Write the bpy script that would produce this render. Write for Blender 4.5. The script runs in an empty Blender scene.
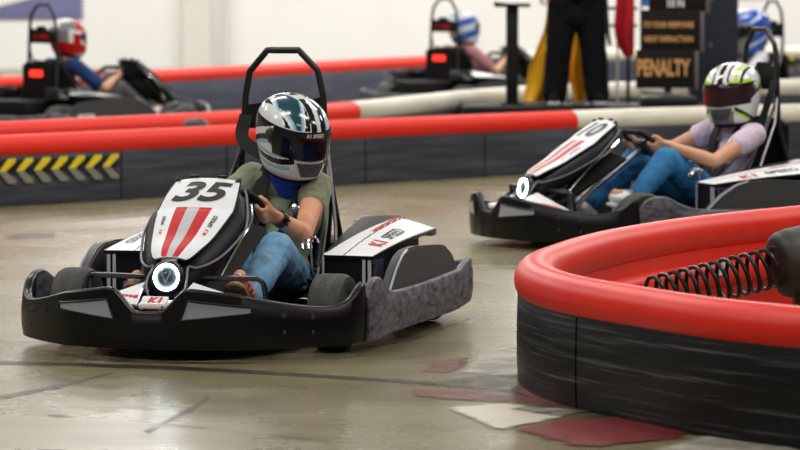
import bpy, bmesh, math, random
from mathutils import Vector, Matrix, noise
random.seed(7)
PI = math.pi
V = Vector
SC = bpy.context.scene
COL = SC.collection

# ------------------------------------------------------------------ materials
def srgb(r, g, b):
    def f(c):
        c /= 255.0
        return c/12.92 if c <= .04045 else ((c+.055)/1.055)**2.4
    return (f(r), f(g), f(b), 1)

MATS = {}
def mat(name, col, rough=.5, metal=0., coat=0., emit=None, estr=0., alpha=1., trans=0., noise_amt=0., nscale=(8, 8, 8), col2=None, lo=.45, hi=.65, bump=0., bscale=40., sheen=0., spec=.5, detail=6):
    m = bpy.data.materials.new(name); m.use_nodes = True
    nt = m.node_tree; b = nt.nodes['Principled BSDF']
    b.inputs['Base Color'].default_value = col
    b.inputs['Roughness'].default_value = rough
    b.inputs['Metallic'].default_value = metal
    b.inputs['Coat Weight'].default_value = coat
    b.inputs['Coat Roughness'].default_value = .08
    b.inputs['Specular IOR Level'].default_value = spec
    b.inputs['Alpha'].default_value = alpha
    b.inputs['Transmission Weight'].default_value = trans
    b.inputs['Sheen Weight'].default_value = sheen
    if emit:
        b.inputs['Emission Color'].default_value = emit
        b.inputs['Emission Strength'].default_value = estr
    tc = None
    if col2 is not None:
        tc = nt.nodes.new('ShaderNodeTexCoord'); mp = nt.nodes.new('ShaderNodeMapping')
        mp.inputs['Scale'].default_value = nscale
        nz = nt.nodes.new('ShaderNodeTexNoise'); nz.inputs['Scale'].default_value = 1.; nz.inputs['Detail'].default_value = detail
        nz.inputs['Roughness'].default_value = .65
        rp = nt.nodes.new('ShaderNodeValToRGB')
        rp.color_ramp.elements[0].position = lo; rp.color_ramp.elements[0].color = col
        rp.color_ramp.elements[1].position = hi; rp.color_ramp.elements[1].color = col2
        nt.links.new(tc.outputs['Object'], mp.inputs['Vector']); nt.links.new(mp.outputs['Vector'], nz.inputs['Vector'])
        nt.links.new(nz.outputs['Fac'], rp.inputs['Fac']); nt.links.new(rp.outputs['Color'], b.inputs['Base Color'])
    if bump:
        tc = nt.nodes.new('ShaderNodeTexCoord')
        nz = nt.nodes.new('ShaderNodeTexNoise'); nz.inputs['Scale'].default_value = bscale; nz.inputs['Detail'].default_value = 4
        bp = nt.nodes.new('ShaderNodeBump'); bp.inputs['Strength'].default_value = bump; bp.inputs['Distance'].default_value = .004
        nt.links.new(tc.outputs['Object'], nz.inputs['Vector']); nt.links.new(nz.outputs['Fac'], bp.inputs['Height']); nt.links.new(bp.outputs['Normal'], b.inputs['Normal'])
    MATS[name] = m
    return m

M = {}
M['black_plastic'] = mat('black_plastic', srgb(13, 13, 15), .32, col2=srgb(25, 25, 28), nscale=(14, 14, 40), lo=.5, hi=.8, spec=.3)
M['scuffed_plastic'] = mat('scuffed_plastic', srgb(18, 18, 21), .5, col2=srgb(128, 124, 138), nscale=(16, 16, 44), lo=.34, hi=.72, detail=10)
M['satin_black'] = mat('satin_black', srgb(20, 20, 22), .35)
M['matte_black'] = mat('matte_black', srgb(14, 14, 15), .6, spec=.25)
M['dark_grey'] = mat('dark_grey', srgb(52, 52, 55), .5)
M['plate_grey'] = mat('plate_grey', srgb(66, 65, 68), .5, bump=.15, bscale=60)
M['mid_grey'] = mat('mid_grey', srgb(112, 113, 120), .35)
M['insert_grey'] = mat('insert_grey', srgb(168, 170, 180), .3)
M['white_gloss'] = mat('white_gloss', srgb(236, 237, 240), .42, spec=.3)
M['helmet_white'] = mat('helmet_white', srgb(232, 233, 236), .2, coat=.4)
M['stripe_grey'] = mat('stripe_grey', srgb(192, 190, 194), .42, spec=.3)
M['red_gloss'] = mat('red_gloss', srgb(196, 16, 22), .45, spec=.25)
M['black_gloss'] = mat('black_gloss', srgb(16, 17, 20), .4, coat=.1)
M['navy_gloss'] = mat('navy_gloss', srgb(18, 21, 29), .45, spec=.25)
M['vent_blue'] = mat('vent_blue', srgb(74, 80, 98), .3)
M['ink_black'] = mat('ink_black', srgb(18, 18, 20), .45)
M['ink_red'] = mat('ink_red', srgb(205, 30, 36), .4)
M['chrome'] = mat('chrome', (.82, .83, .85, 1), .14, 1.)
M['steel'] = mat('steel', (.45, .45, .47, 1), .35, 1.)
M['tyre'] = mat('tyre', srgb(50, 51, 47), .7, bump=.4, bscale=70, col2=srgb(74, 74, 68), nscale=(9, 40, 9))
M['rim'] = mat('rim', srgb(120, 120, 122), .35, .7)
M['lamp_ring'] = mat('lamp_ring', (.9, .97, 1, 1), .3, emit=(.86, .97, 1, 1), estr=26.)
M['lamp_core'] = mat('lamp_core', srgb(58, 74, 82), .1, coat=.6)
M['tail_red'] = mat('tail_red', srgb(215, 30, 25), .3, emit=(1, .04, .02, 1), estr=1.6)
M['belt'] = mat('belt', srgb(22, 22, 24), .75, bump=.3, bscale=200)
M['label_white'] = mat('label_white', srgb(225, 222, 222), .5)
M['skin_tan'] = mat('skin_tan', srgb(224, 162, 126), .5, col2=srgb(208, 142, 108), nscale=(14, 14, 14))
M['skin_light'] = mat('skin_light', srgb(212, 156, 124), .5)
M['olive_cloth'] = mat('olive_cloth', srgb(144, 151, 124), .85, sheen=.2, col2=srgb(122, 129, 104), nscale=(9, 9, 9), bump=.2, bscale=120)
M['lilac_cloth'] = mat('lilac_cloth', srgb(214, 196, 214), .85, sheen=.2)
M['pink_cloth'] = mat('pink_cloth', srgb(190, 128, 138), .85)
M['blue_cloth'] = mat('blue_cloth', srgb(28, 62, 118), .85)
M['white_cloth'] = mat('white_cloth', srgb(214, 216, 228), .85)
M['black_cloth'] = mat('black_cloth', srgb(12, 11, 13), .9, spec=.2)
M['grey_cloth'] = mat('grey_cloth', srgb(84, 82, 84), .85)
M['light_denim'] = mat('light_denim', srgb(88, 140, 180), .8, col2=srgb(126, 172, 204), nscale=(10, 10, 10), lo=.35, hi=.7, bump=.25, bscale=160)
M['dark_denim'] = mat('dark_denim', srgb(34, 108, 164), .8, col2=srgb(54, 134, 188), nscale=(9, 9, 9), lo=.35, hi=.7, bump=.25, bscale=160)
M['scarf_blue'] = mat('scarf_blue', srgb(24, 68, 190), .8, bump=.5, bscale=60)
M['hair'] = mat('hair', srgb(46, 30, 22), .6, bump=.5, bscale=90)
M['sole_tan'] = mat('sole_tan', srgb(150, 118, 86), .7, bump=.6, bscale=90)
M['shoe_red'] = mat('shoe_red', srgb(168, 40, 42), .7, col2=srgb(214, 190, 170), nscale=(70, 30, 60), lo=.5, hi=.56)
M['shoe_white'] = mat('shoe_white', srgb(236, 236, 238), .6)
M['shoe_brown'] = mat('shoe_brown', srgb(160, 124, 92), .7, col2=srgb(96, 70, 50), nscale=(60, 30, 60), lo=.5, hi=.56)
M['light_blue'] = mat('light_blue', srgb(146, 196, 218), .25, coat=.5)
M['helmet_black'] = mat('helmet_black', srgb(16, 17, 20), .15, coat=.6)
M['teal_gloss'] = mat('teal_gloss', srgb(28, 74, 84), .2, coat=.6)
M['lime'] = mat('lime', srgb(176, 226, 40), .3, coat=.5)
M['pale_blue'] = mat('pale_blue', srgb(160, 190, 215), .3, coat=.5)
M['deep_blue'] = mat('deep_blue', srgb(30, 84, 190), .25, coat=.5)
M['grey_gloss'] = mat('grey_gloss', srgb(120, 122, 126), .3, coat=.4)
M['visor'] = mat('visor', srgb(22, 24, 30), .06, coat=.8, alpha=.46)
M['visor_red'] = mat('visor_red', srgb(52, 26, 28), .06, coat=.8, alpha=.72)
M['visor_dark'] = mat('visor_dark', srgb(16, 17, 20), .1, coat=.6)
M['mesh_vent'] = mat('mesh_vent', srgb(34, 36, 40), .5, col2=srgb(86, 92, 98), nscale=(420, 420, 420), lo=.5, hi=.58, detail=0)
M['eye'] = mat('eye', srgb(50, 34, 26), .2)
M['watch'] = mat('watch', srgb(16, 16, 18), .3)
M['barrier_red'] = mat('barrier_red', srgb(240, 44, 26), .4, spec=.35, col2=srgb(226, 36, 24), nscale=(1.5, 1.5, 1.5), bump=.12, bscale=14)
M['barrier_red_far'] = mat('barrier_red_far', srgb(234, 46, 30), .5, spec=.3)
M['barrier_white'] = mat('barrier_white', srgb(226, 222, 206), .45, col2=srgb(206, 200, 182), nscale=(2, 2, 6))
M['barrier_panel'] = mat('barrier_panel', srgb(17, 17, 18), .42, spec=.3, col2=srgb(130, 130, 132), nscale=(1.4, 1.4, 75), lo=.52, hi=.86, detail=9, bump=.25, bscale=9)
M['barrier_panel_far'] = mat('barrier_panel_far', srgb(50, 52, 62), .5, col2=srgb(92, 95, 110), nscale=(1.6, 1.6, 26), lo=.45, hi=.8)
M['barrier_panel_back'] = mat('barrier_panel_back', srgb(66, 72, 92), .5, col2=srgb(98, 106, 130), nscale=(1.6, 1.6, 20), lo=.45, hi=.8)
M['seam'] = mat('seam', srgb(10, 10, 11), .6)
M['chevron_yellow'] = mat('chevron_yellow', srgb(240, 212, 46), .5)
M['chevron_worn'] = mat('chevron_worn', srgb(136, 134, 116), .6)
M['chevron_black'] = mat('chevron_black', srgb(18, 18, 19), .5)
M['wall_paint'] = mat('wall_paint', srgb(226, 226, 224), .8, col2=srgb(220, 220, 217), nscale=(.4, .4, .4))
M['column_shade'] = mat('column_shade', srgb(204, 203, 196), .8)  # pilaster greyer than the wall: the column's shade is put into its colour
M['ceiling_paint'] = mat('ceiling_paint', srgb(196, 196, 194), .9)
M['banner_violet'] = mat('banner_violet', srgb(104, 106, 146), .6, col2=srgb(88, 90, 128), nscale=(.8, .8, 2))
M['spring_steel'] = mat('spring_steel', srgb(26, 22, 22), .35, .3)
M['rubber'] = mat('rubber', srgb(40, 40, 36), .5, col2=srgb(54, 53, 46), nscale=(4, 4, 8))
M['pillar'] = mat('pillar', srgb(34, 40, 54), .5, col2=srgb(44, 50, 64), nscale=(3, 3, 3))
M['sign_black'] = mat('sign_black', srgb(24, 19, 18), .7, spec=.2)
M['sign_edge'] = mat('sign_edge', srgb(104, 96, 100), .5)
M['gold'] = mat('gold', srgb(206, 152, 88), .5)
M['wood'] = mat('wood', srgb(150, 106, 70), .6)
M['flag_yellow'] = mat('flag_yellow', srgb(255, 186, 14), .8)
M['flag_red'] = mat('flag_red', srgb(204, 22, 36), .8)
M['flag_blue'] = mat('flag_blue', srgb(70, 150, 220), .8)
M['fixture'] = mat('fixture', srgb(200, 200, 200), .5)

def floor_mat():
    m = bpy.data.materials.new('polished_concrete'); m.use_nodes = True
    nt = m.node_tree; b = nt.nodes['Principled BSDF']; L = nt.links.new
    tc = nt.nodes.new('ShaderNodeTexCoord')
    def nz(scale, sc, det, rot=0.):
        mp = nt.nodes.new('ShaderNodeMapping'); mp.inputs['Scale'].default_value = sc; mp.inputs['Rotation'].default_value = (0, 0, rot)
        n = nt.nodes.new('ShaderNodeTexNoise'); n.inputs['Scale'].default_value = scale; n.inputs['Detail'].default_value = det; n.inputs['Roughness'].default_value = .6
        L(tc.outputs['Object'], mp.inputs['Vector']); L(mp.outputs['Vector'], n.inputs['Vector']); return n
    def ramp(n, a, ca, c, cc):
        r = nt.nodes.new('ShaderNodeValToRGB'); e = r.color_ramp.elements
        e[0].position = a; e[0].color = ca; e[1].position = c; e[1].color = cc
        L(n.outputs['Fac'], r.inputs['Fac']); return r
    def mix(a, c, t, f):
        x = nt.nodes.new('ShaderNodeMix'); x.data_type = 'RGBA'; x.blend_type = t; x.inputs[0].default_value = f
        L(a, x.inputs[6]); L(c, x.inputs[7]); return x.outputs[2]
    base = ramp(nz(.55, (1, .8, 1), 6), .3, srgb(120, 112, 85), .7, srgb(146, 137, 107))
    fine = ramp(nz(7, (1, 1, 1), 8), .3, (.86, .86, .86, 1), .7, (1.05, 1.05, 1.05, 1))
    streak = ramp(nz(1.0, (.35, 5, 1), 5, .22), .36, (.62, .6, .56, 1), .52, (1, 1, 1, 1))
    streak2 = ramp(nz(1.0, (.5, 6, 1), 4, -.5), .3, (.7, .68, .64, 1), .45, (1, 1, 1, 1))
    c = mix(base.outputs['Color'], fine.outputs['Color'], 'MULTIPLY', 1.)
    c = mix(c, streak.outputs['Color'], 'MULTIPLY', .55)
    c = mix(c, streak2.outputs['Color'], 'MULTIPLY', .5)
    L(c, b.inputs['Base Color'])
    rr = ramp(nz(1.3, (1, 1, 1), 5), .3, (.2, .2, .2, 1), .75, (.36, .36, .36, 1))
    L(rr.outputs['Color'], b.inputs['Roughness'])
    b.inputs['Specular IOR Level'].default_value = .38
    return m
M['floor'] = floor_mat()

def paint_mat(name, col, amount=.5, scale=(6, 6, 6), rough=.45, soft=.12):
    """floor paint / rubber worn through in patches"""
    m = bpy.data.materials.new(name); m.use_nodes = True
    nt = m.node_tree; b = nt.nodes['Principled BSDF']; L = nt.links.new
    b.inputs['Base Color'].default_value = col; b.inputs['Roughness'].default_value = rough
    tc = nt.nodes.new('ShaderNodeTexCoord'); mp = nt.nodes.new('ShaderNodeMapping'); mp.inputs['Scale'].default_value = scale
    n = nt.nodes.new('ShaderNodeTexNoise'); n.inputs['Scale'].default_value = 1; n.inputs['Detail'].default_value = 9; n.inputs['Roughness'].default_value = .7
    r = nt.nodes.new('ShaderNodeValToRGB'); e = r.color_ramp.elements
    t = 1-amount
    e[0].position = max(0, t-soft); e[0].color = (0, 0, 0, 1); e[1].position = min(1, t+soft); e[1].color = (1, 1, 1, 1)
    at = nt.nodes.new('ShaderNodeAttribute'); at.attribute_name = 'wear'
    ma = nt.nodes.new('ShaderNodeMath'); ma.operation = 'MULTIPLY_ADD'; ma.inputs[1].default_value = .6; ma.inputs[2].default_value = -.6
    ad = nt.nodes.new('ShaderNodeMath'); ad.operation = 'ADD'
    L(tc.outputs['Object'], mp.inputs['Vector']); L(mp.outputs['Vector'], n.inputs['Vector'])
    L(at.outputs['Fac'], ma.inputs[0]); L(ma.outputs[0], ad.inputs[0]); L(n.outputs['Fac'], ad.inputs[1]); L(ad.outputs[0], r.inputs['Fac']); L(r.outputs['Color'], b.inputs['Alpha'])
    return m
M['paint_red'] = paint_mat('paint_red', srgb(116, 26, 29), .66, (5, 5, 5))
M['paint_red_worn'] = paint_mat('paint_red_worn', srgb(120, 52, 48), .55, (4, 4, 4), soft=.25)
M['paint_white'] = paint_mat('paint_white', srgb(205, 198, 180), .7, (5, 5, 5))
M['paint_white_worn'] = paint_mat('paint_white_worn', srgb(188, 184, 170), .56, (6, 6, 6), soft=.2)
M['tyre_rubber'] = paint_mat('tyre_rubber', srgb(44, 42, 40), .46, (9, 9, 9), soft=.2)
M['tyre_mark'] = paint_mat('tyre_mark', srgb(60, 55, 48), .44, (3, 3, 3), soft=.25)
M['joint_dark'] = paint_mat('joint_dark', srgb(40, 36, 32), .55, (9, 40, 9), soft=.2)

# ------------------------------------------------------------------ mesh helpers
def link(o, parent=None):
    COL.objects.link(o)
    if parent is not None: o.parent = parent
    return o

def obj(name, bm, mats, parent=None, smooth=True, angle=40, loc=None):
    bmesh.ops.recalc_face_normals(bm, faces=bm.faces[:])
    me = bpy.data.meshes.new(name); bm.to_mesh(me); bm.free()
    for m in (mats if isinstance(mats, (list, tuple)) else [mats]): me.materials.append(m)
    if smooth:
        me.shade_smooth(); me.set_sharp_from_angle(angle=math.radians(angle))
    o = bpy.data.objects.new(name, me)
    link(o, parent)
    if loc is not None: o.location = loc
    return o

def tag(o, label, cat, group=None, kind=None):
    o['label'] = label; o['category'] = cat
    if group: o['group'] = group
    if kind: o['kind'] = kind
    return o

def empty(name, loc, rz=0.):
    o = bpy.data.objects.new(name, None); o.empty_display_size = .1
    o.location = loc; o.rotation_euler = (0, 0, rz); COL.objects.link(o); return o

def BM(): return bmesh.new()

def box(bm, c, s, rot=None, bev=0.):
    r = bmesh.ops.create_cube(bm, size=1.)
    vs = r['verts']
    m = Matrix.Translation(c) @ (rot.to_4x4() if rot is not None else Matrix()) @ Matrix.Diagonal((*s, 1))
    bmesh.ops.transform(bm, matrix=m, verts=vs)
    if bev > 0:
        es = list({e for v in vs for e in v.link_edges})
        bmesh.ops.bevel(bm, geom=es, offset=bev, segments=2, affect='EDGES', profile=.5)
    return bm

def spline(pts, n, closed=False):
    pts = [tuple(p) for p in pts]; out = []; k = len(pts)
    segs = k if closed else k-1
    for i in range(segs):
        p1, p2 = pts[i], pts[(i+1) % k]
        p0 = pts[i-1] if (i > 0 or closed) else tuple(2*a-b for a, b in zip(p1, p2))
        p3 = pts[(i+2) % k] if (i+2 < k or closed) else tuple(2*b-a for a, b in zip(p1, p2))
        for j in range(n):
            t = j/n
            out.append(tuple(.5*((2*b)+(-a+c)*t+(2*a-5*b+4*c-d)*t*t+(-a+3*b-3*c+d)*t**3) for a, b, c, d in zip(p0, p1, p2, p3)))
    if not closed: out.append(pts[-1])
    return out

def tube(bm, pts, r, n=10, closed=False, cap=True):
    pts = [V(p) for p in pts]; k = len(pts); rings = []
    rr = r if isinstance(r, (list, tuple)) else [r]*k
    t0 = (pts[1]-pts[0]).normalized()
    up = V((0, 0, 1)) if abs(t0.z) < .9 else V((1, 0, 0))
    nrm = (up-t0*up.dot(t0)).normalized()
    for i, p in enumerate(pts):
        if closed: t = (pts[(i+1) % k]-pts[i-1]).normalized()
        else: t = (pts[min(i+1, k-1)]-pts[max(i-1, 0)]).normalized()
        nrm = (nrm-t*nrm.dot(t)).normalized(); b = t.cross(nrm)
        rings.append([bm.verts.new(p+(nrm*math.cos(2*PI*j/n)+b*math.sin(2*PI*j/n))*rr[i]) for j in range(n)])
    for i in range(k if closed else k-1):
        a, c = rings[i], rings[(i+1) % k]
        for j in range(n): bm.faces.new((a[j], a[(j+1) % n], c[(j+1) % n], c[j]))
    if cap and not closed:
        bm.faces.new(rings[0][::-1]); bm.faces.new(rings[-1])
    return bm

def lathe(bm, prof, c=(0, 0, 0), axis='Z', n=32, rot=None, close=True):
    """prof: list of (radius, height)"""
    rings = []
    for r, h in prof:
        ring = []
        for j in range(n):
            a = 2*PI*j/n; x, y = r*math.cos(a), r*math.sin(a)
            p = V((x, y, h)) if axis == 'Z' else (V((x, h, y)) if axis == 'Y' else V((h, x, y)))
            if rot is not None: p = rot @ p
            ring.append(bm.verts.new(p+V(c)))
        rings.append(ring)
    for a, b in zip(rings, rings[1:]):
        for j in range(n): bm.faces.new((a[j], a[(j+1) % n], b[(j+1) % n], b[j]))
    if close:
        bm.faces.new(rings[0][::-1]); bm.faces.new(rings[-1])
    return bm

def prism(bm, poly, h, M4=None, bev=0.):
    """polygon in XY extruded 0..h along Z, then transformed"""
    a = [bm.verts.new((x, y, 0)) for x, y in poly]; b = [bm.verts.new((x, y, h)) for x, y in poly]
    n = len(poly); fs = [bm.faces.new(a[::-1]), bm.faces.new(b)]
    for i in range(n): fs.append(bm.faces.new((a[i], a[(i+1) % n], b[(i+1) % n], b[i])))
    vs = a+b
    if M4 is not None: bmesh.ops.transform(bm, matrix=M4, verts=vs)
    if bev > 0:
        es = list({e for f in fs for e in f.edges})
        bmesh.ops.bevel(bm, geom=es, offset=bev, segments=2, affect='EDGES')
    return bm

def grid(bm, f, nu, nv, thick=0., mfun=None, flip=False):
    """surface f(u,v) u,v in 0..1, optionally given a thickness along its normal"""
    P = [[V(f(i/nu, j/nv)) for j in range(nv+1)] for i in range(nu+1)]
    top = [[bm.verts.new(p) for p in row] for row in P]
    def q(a, b, c, d, mi):
        try:
            fc = bm.faces.new((a, b, c, d)); fc.material_index = mi
        except ValueError: pass
    for i in range(nu):
        for j in range(nv):
            q(top[i][j], top[i+1][j], top[i+1][j+1], top[i][j+1], mfun((i+.5)/nu, (j+.5)/nv) if mfun else 0)
    if thick:
        bot = []
        for i in range(nu+1):
            row = []
            for j in range(nv+1):
                du = P[min(i+1, nu)][j]-P[max(i-1, 0)][j]; dv = P[i][min(j+1, nv)]-P[i][max(j-1, 0)]
                n = du.cross(dv)
                n = n.normalized() if n.length > 1e-12 else V((0, 0, 1))
                row.append(bm.verts.new(P[i][j]-n*thick*(-1 if flip else 1)))
            bot.append(row)
        bm_m = mfun(-1, -1) if mfun else 0
        for i in range(nu):
            for j in range(nv): q(bot[i][j], bot[i][j+1], bot[i+1][j+1], bot[i+1][j], bm_m)
        for i in range(nu):
            q(top[i][0], bot[i][0], bot[i+1][0], top[i+1][0], bm_m); q(top[i][nv], top[i+1][nv], bot[i+1][nv], bot[i][nv], bm_m)
        for j in range(nv):
            q(top[0][j], top[0][j+1], bot[0][j+1], bot[0][j], bm_m); q(top[nu][j], bot[nu][j], bot[nu][j+1], top[nu][j+1], bm_m)
    return bm

def wall(bm, path, t, n=6, side=1, bulge=.004, sharp=False):
    """upright wall along path [(x,y,zbottom,ztop)], outer face on the path, side=+1: outside is right of travel"""
    S = path if sharp else spline(path, n)
    rings = []
    for i, p in enumerate(S):
        a, b = S[max(i-1, 0)], S[min(i+1, len(S)-1)]
        tx, ty = b[0]-a[0], b[1]-a[1]; l = math.hypot(tx, ty) or 1
        nx, ny = ty/l*side, -tx/l*side
        zb, zt = p[2], p[3]; h = zt-zb; e = min(.008, h*.2)
        prof = [(0, zb), (bulge, zb+.25*h), (bulge, zb+.6*h), (0, zt-e), (-.2*t, zt-.25*e), (-.5*t, zt), (-.8*t, zt-.25*e), (-t, zt-e), (-t, zb+.5*h), (-t, zb)]
        rings.append([bm.verts.new((p[0]+nx*o, p[1]+ny*o, z)) for o, z in prof])
    k = len(rings[0])
    for a, b in zip(rings, rings[1:]):
        for j in range(k): bm.faces.new((a[j], a[(j+1) % k], b[(j+1) % k], b[j]))
    bm.faces.new(rings[0][::-1]); bm.faces.new(rings[-1])
    return bm

def text_bm(s, h, shear=0., bold=0., extrude=0.0006, sx=1.):
    """text as a bmesh: centred, cap height h, in XY"""
    c = bpy.data.curves.new('t', 'FONT'); c.body = s; c.size = 1.; c.shear = shear; c.offset = bold; c.extrude = 0; c.resolution_u = 4
    o = bpy.data.objects.new('t', c); COL.objects.link(o)
    dg = bpy.context.evaluated_depsgraph_get()
    me = bpy.data.meshes.new_from_object(o.evaluated_get(dg))
    bpy.data.objects.remove(o); bpy.data.curves.remove(c)
    bm = bmesh.new(); bm.from_mesh(me); bpy.data.meshes.remove(me)
    for f in bm.faces: f.material_index = 0
    xs = [v.co.x for v in bm.verts]; ys = [v.co.y for v in bm.verts]
    cx, cy = (min(xs)+max(xs))/2, (min(ys)+max(ys))/2; k = h/(max(ys)-min(ys))
    for v in bm.verts: v.co = V(((v.co.x-cx)*k*sx, (v.co.y-cy)*k, 0))
    return bm

def frame_matrix(o, right, up):
    r = V(right).normalized(); u = V(up); u = (u-r*u.dot(r)).normalized(); n = r.cross(u)
    m = Matrix((r, u, n)).transposed().to_4x4(); m.translation = V(o); return m

def text_obj(name, s, h, m, o, right, up, parent, **k):
    bm = text_bm(s, h, **k); bm.transform(frame_matrix(o, right, up))
    return obj(name, bm, m, parent, smooth=False)

# ---- closed solids for bodies
def capsule(bm, p0, p1, r0, r1, n=14):
    p0, p1 = V(p0), V(p1); d = p1-p0; L = max(d.length, 1e-6); q = d.to_track_quat('Z', 'Y').to_matrix()
    prof = []
    for i in range(5): a = -PI/2+(i+.35)*PI/2/5; prof.append((r0*math.cos(a), r0*math.sin(a)))
    prof += [(r0, 0), (r1, L)]
    for i in range(1, 6): a = (i-.35)*PI/2/5; prof.append((r1*math.cos(a), L+r1*math.sin(a)))
    lathe(bm, prof, p0, n=n, rot=q); return bm

def chain(bm, pts, rs):
    for i in range(len(pts)-1): capsule(bm, pts[i], pts[i+1], rs[i], rs[i+1])

def ell(bm, c, r, R=None, n=16):
    ret = bmesh.ops.create_uvsphere(bm, u_segments=n, v_segments=n//2+2, radius=1.)
    m = Matrix.Translation(c) @ (R.to_4x4() if R is not None else Matrix()) @ Matrix.Diagonal((*r, 1))
    bmesh.ops.transform(bm, matrix=m, verts=ret['verts']); return bm

def solid(name, bm, voxel, m, parent, smooth=5, wrinkle=0., wscale=18., ratio=None):
    """fuse overlapping closed shapes into one continuous surface"""
    bmesh.ops.recalc_face_normals(bm, faces=bm.faces[:])
    me = bpy.data.meshes.new('tmp'); bm.to_mesh(me); bm.free()
    o = bpy.data.objects.new('tmp', me); COL.objects.link(o)
    r = o.modifiers.new('r', 'REMESH'); r.mode = 'VOXEL'; r.voxel_size = voxel; r.use_smooth_shade = True
    if smooth:
        s = o.modifiers.new('s', 'SMOOTH'); s.iterations = smooth; s.factor = .5
    dg = bpy.context.evaluated_depsgraph_get()
    nm = bpy.data.meshes.new_from_object(o.evaluated_get(dg))
    bpy.data.objects.remove(o); bpy.data.meshes.remove(me)
    if wrinkle:
        ns = [v.normal.copy() for v in nm.vertices]
        for v, n in zip(nm.vertices, ns):
            c = v.co*wscale
            w = noise.noise(V((c.x, c.y*1.3, c.z*.7)))+.5*noise.noise(V((c.x*2.3, c.y*2, c.z*1.6)))
            w = 1-2*abs(w)
            v.co += n*wrinkle*w*.6
    nm.name = name; nm.materials.clear(); nm.materials.append(m); nm.shade_smooth()
    o = bpy.data.objects.new(name, nm); link(o, parent); return o

def shift(parent_obj, d):
    """children were modelled in a frame whose origin lies at -d from their parent"""
    for ch in parent_obj.children: ch.location = ch.location-V(d)

def copy_tree(o, parent=None):
    c = o.copy(); COL.objects.link(c)
    if parent is not None: c.parent = parent
    for ch in list(o.children): copy_tree(ch, c)
    return c

# ------------------------------------------------------------------ room
def ground_poly(name, pts, m, z=.002, parent=None, edge=.22):
    """patch of worn paint: full in the middle, thinning to nothing at its rim"""
    cx, cy = sum(p[0] for p in pts)/len(pts), sum(p[1] for p in pts)/len(pts)
    bm = BM(); lay = bm.verts.layers.float.new('wear'); n = len(pts)
    ar = sum(pts[i][0]*pts[(i+1) % n][1]-pts[(i+1) % n][0]*pts[i][1] for i in range(n)); sgn = 1 if ar > 0 else -1
    per = sum(math.dist(pts[i], pts[(i+1) % n]) for i in range(n)); w = edge*abs(ar)/per
    o_, i_ = [], []
    for k in range(n):
        a, b, c = V(pts[k-1]), V(pts[k]), V(pts[(k+1) % n])
        d1_, d2_ = (b-a).normalized(), (c-b).normalized(); n1, n2 = V((-d1_.y, d1_.x))*sgn, V((-d2_.y, d2_.x))*sgn
        m_ = (n1+n2); m_ = m_/max(.5, m_.length_squared/2)
        q = b+m_*w; v = bm.verts.new((b.x-m_.x*w*.6, b.y-m_.y*w*.6, z)); v[lay] = 0; o_.append(v)
        v = bm.verts.new((q.x, q.y, z)); v[lay] = 1; i_.append(v)
    f = bm.faces.new(i_); bmesh.ops.triangulate(bm, faces=[f])
    for k in range(n): bm.faces.new((o_[k], o_[(k+1) % n], i_[(k+1) % n], i_[k]))
    return obj(name, bm, m, parent, smooth=False)

bm = BM(); box(bm, (0, 23, -.05), (40, 50, .1))
floor = obj('floor', bm, M['floor'], smooth=False); floor['kind'] = 'structure'
bm = BM(); box(bm, (0, 46.15, 2.75), (40, .3, 5.5))
w = obj('wall_back', bm, M['wall_paint'], smooth=False); w['kind'] = 'structure'
for X, wd, nm in ((-2.52, .36, 'trim_1'), (-2.15, .05, 'trim_2')):
    bm = BM(); box(bm, (X, 45.93, 2.75), (wd, .14, 5.5), bev=.01)
    t = obj(nm, bm, M['column_shade'], smooth=False); t['kind'] = 'structure'
for X, nm in ((-20.15, 'wall_left'), (20.15, 'wall_right')):
    bm = BM(); box(bm, (X, 23, 2.75), (.3, 50, 5.5))
    w = obj(nm, bm, M['wall_paint'], smooth=False); w['kind'] = 'structure'
bm = BM(); box(bm, (0, 23, 5.6), (40, 50, .2))
w = obj('ceiling', bm, M['ceiling_paint'], smooth=False); w['kind'] = 'structure'

# banner on the far wall
bn = empty('wall_banner', (-5.4, 45.98, 0)); tag(bn, 'violet banner with white streak hung on white far wall', 'banner')
bm = BM(); box(bm, (0, 0, 1.3), (2.92, .03, 1.36)); obj('banner_sheet', bm, M['banner_violet'], bn, smooth=False)
bm = BM(); prism(bm, [(-1.2, .62), (.3, .74), (.8, .86), (1.4, 1.02), (1.4, 1.1), (.8, .96), (.3, .85), (-1.2, .75)], .006, Matrix.Translation((0, -.022, 0)) @ Matrix.Rotation(PI/2, 4, 'X')); obj('streak', bm, M['label_white'], bn, smooth=False)
bm = BM(); box(bm, (4.35, 45.96, 1.36), (.42, .05, .9)); tag(obj('wall_sign', bm, M['sign_black'], smooth=False), 'small black sign on far wall above blue helmet', 'sign')

# floor joints, tyre marks, painted kerb (wear lying on the floor)
def gp(px, py, z=0.):
    """floor point seen at this place of the photograph"""
    P = math.atan(264/3700.); cp, sp = math.cos(P), math.sin(P)
    a = (px-400)/3700.; b = -(py-225)/3700.
    r = V((a, cp+b*sp, -sp+b*cp)); t = (z-1.33)/r.z; return (r.x*t, r.y*t)
def mark(nm, pix, m, z=.002):
    o = ground_poly(nm, [gp(*p) for p in pix], M[m], z, floor); o['kind'] = 'structure'; return o
mark('floor_joint', [(-40, 359), (60, 362.5), (180, 366), (300, 373), (440, 382), (440, 386), (300, 377.5), (180, 371), (60, 366.5), (-40, 364)], 'joint_dark')
mark('tyre_mark', [(-20, 399), (60, 384), (110, 372), (116, 373.5), (64, 388), (-20, 404)], 'tyre_mark')
mark('tyre_mark', [(140, 432), (190, 407), (208, 396), (212, 398), (196, 410), (150, 434)], 'tyre_mark')
mark('tyre_mark', [(150, 422), (230, 430), (330, 440), (330, 443), (230, 433), (150, 425)], 'tyre_mark')
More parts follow.
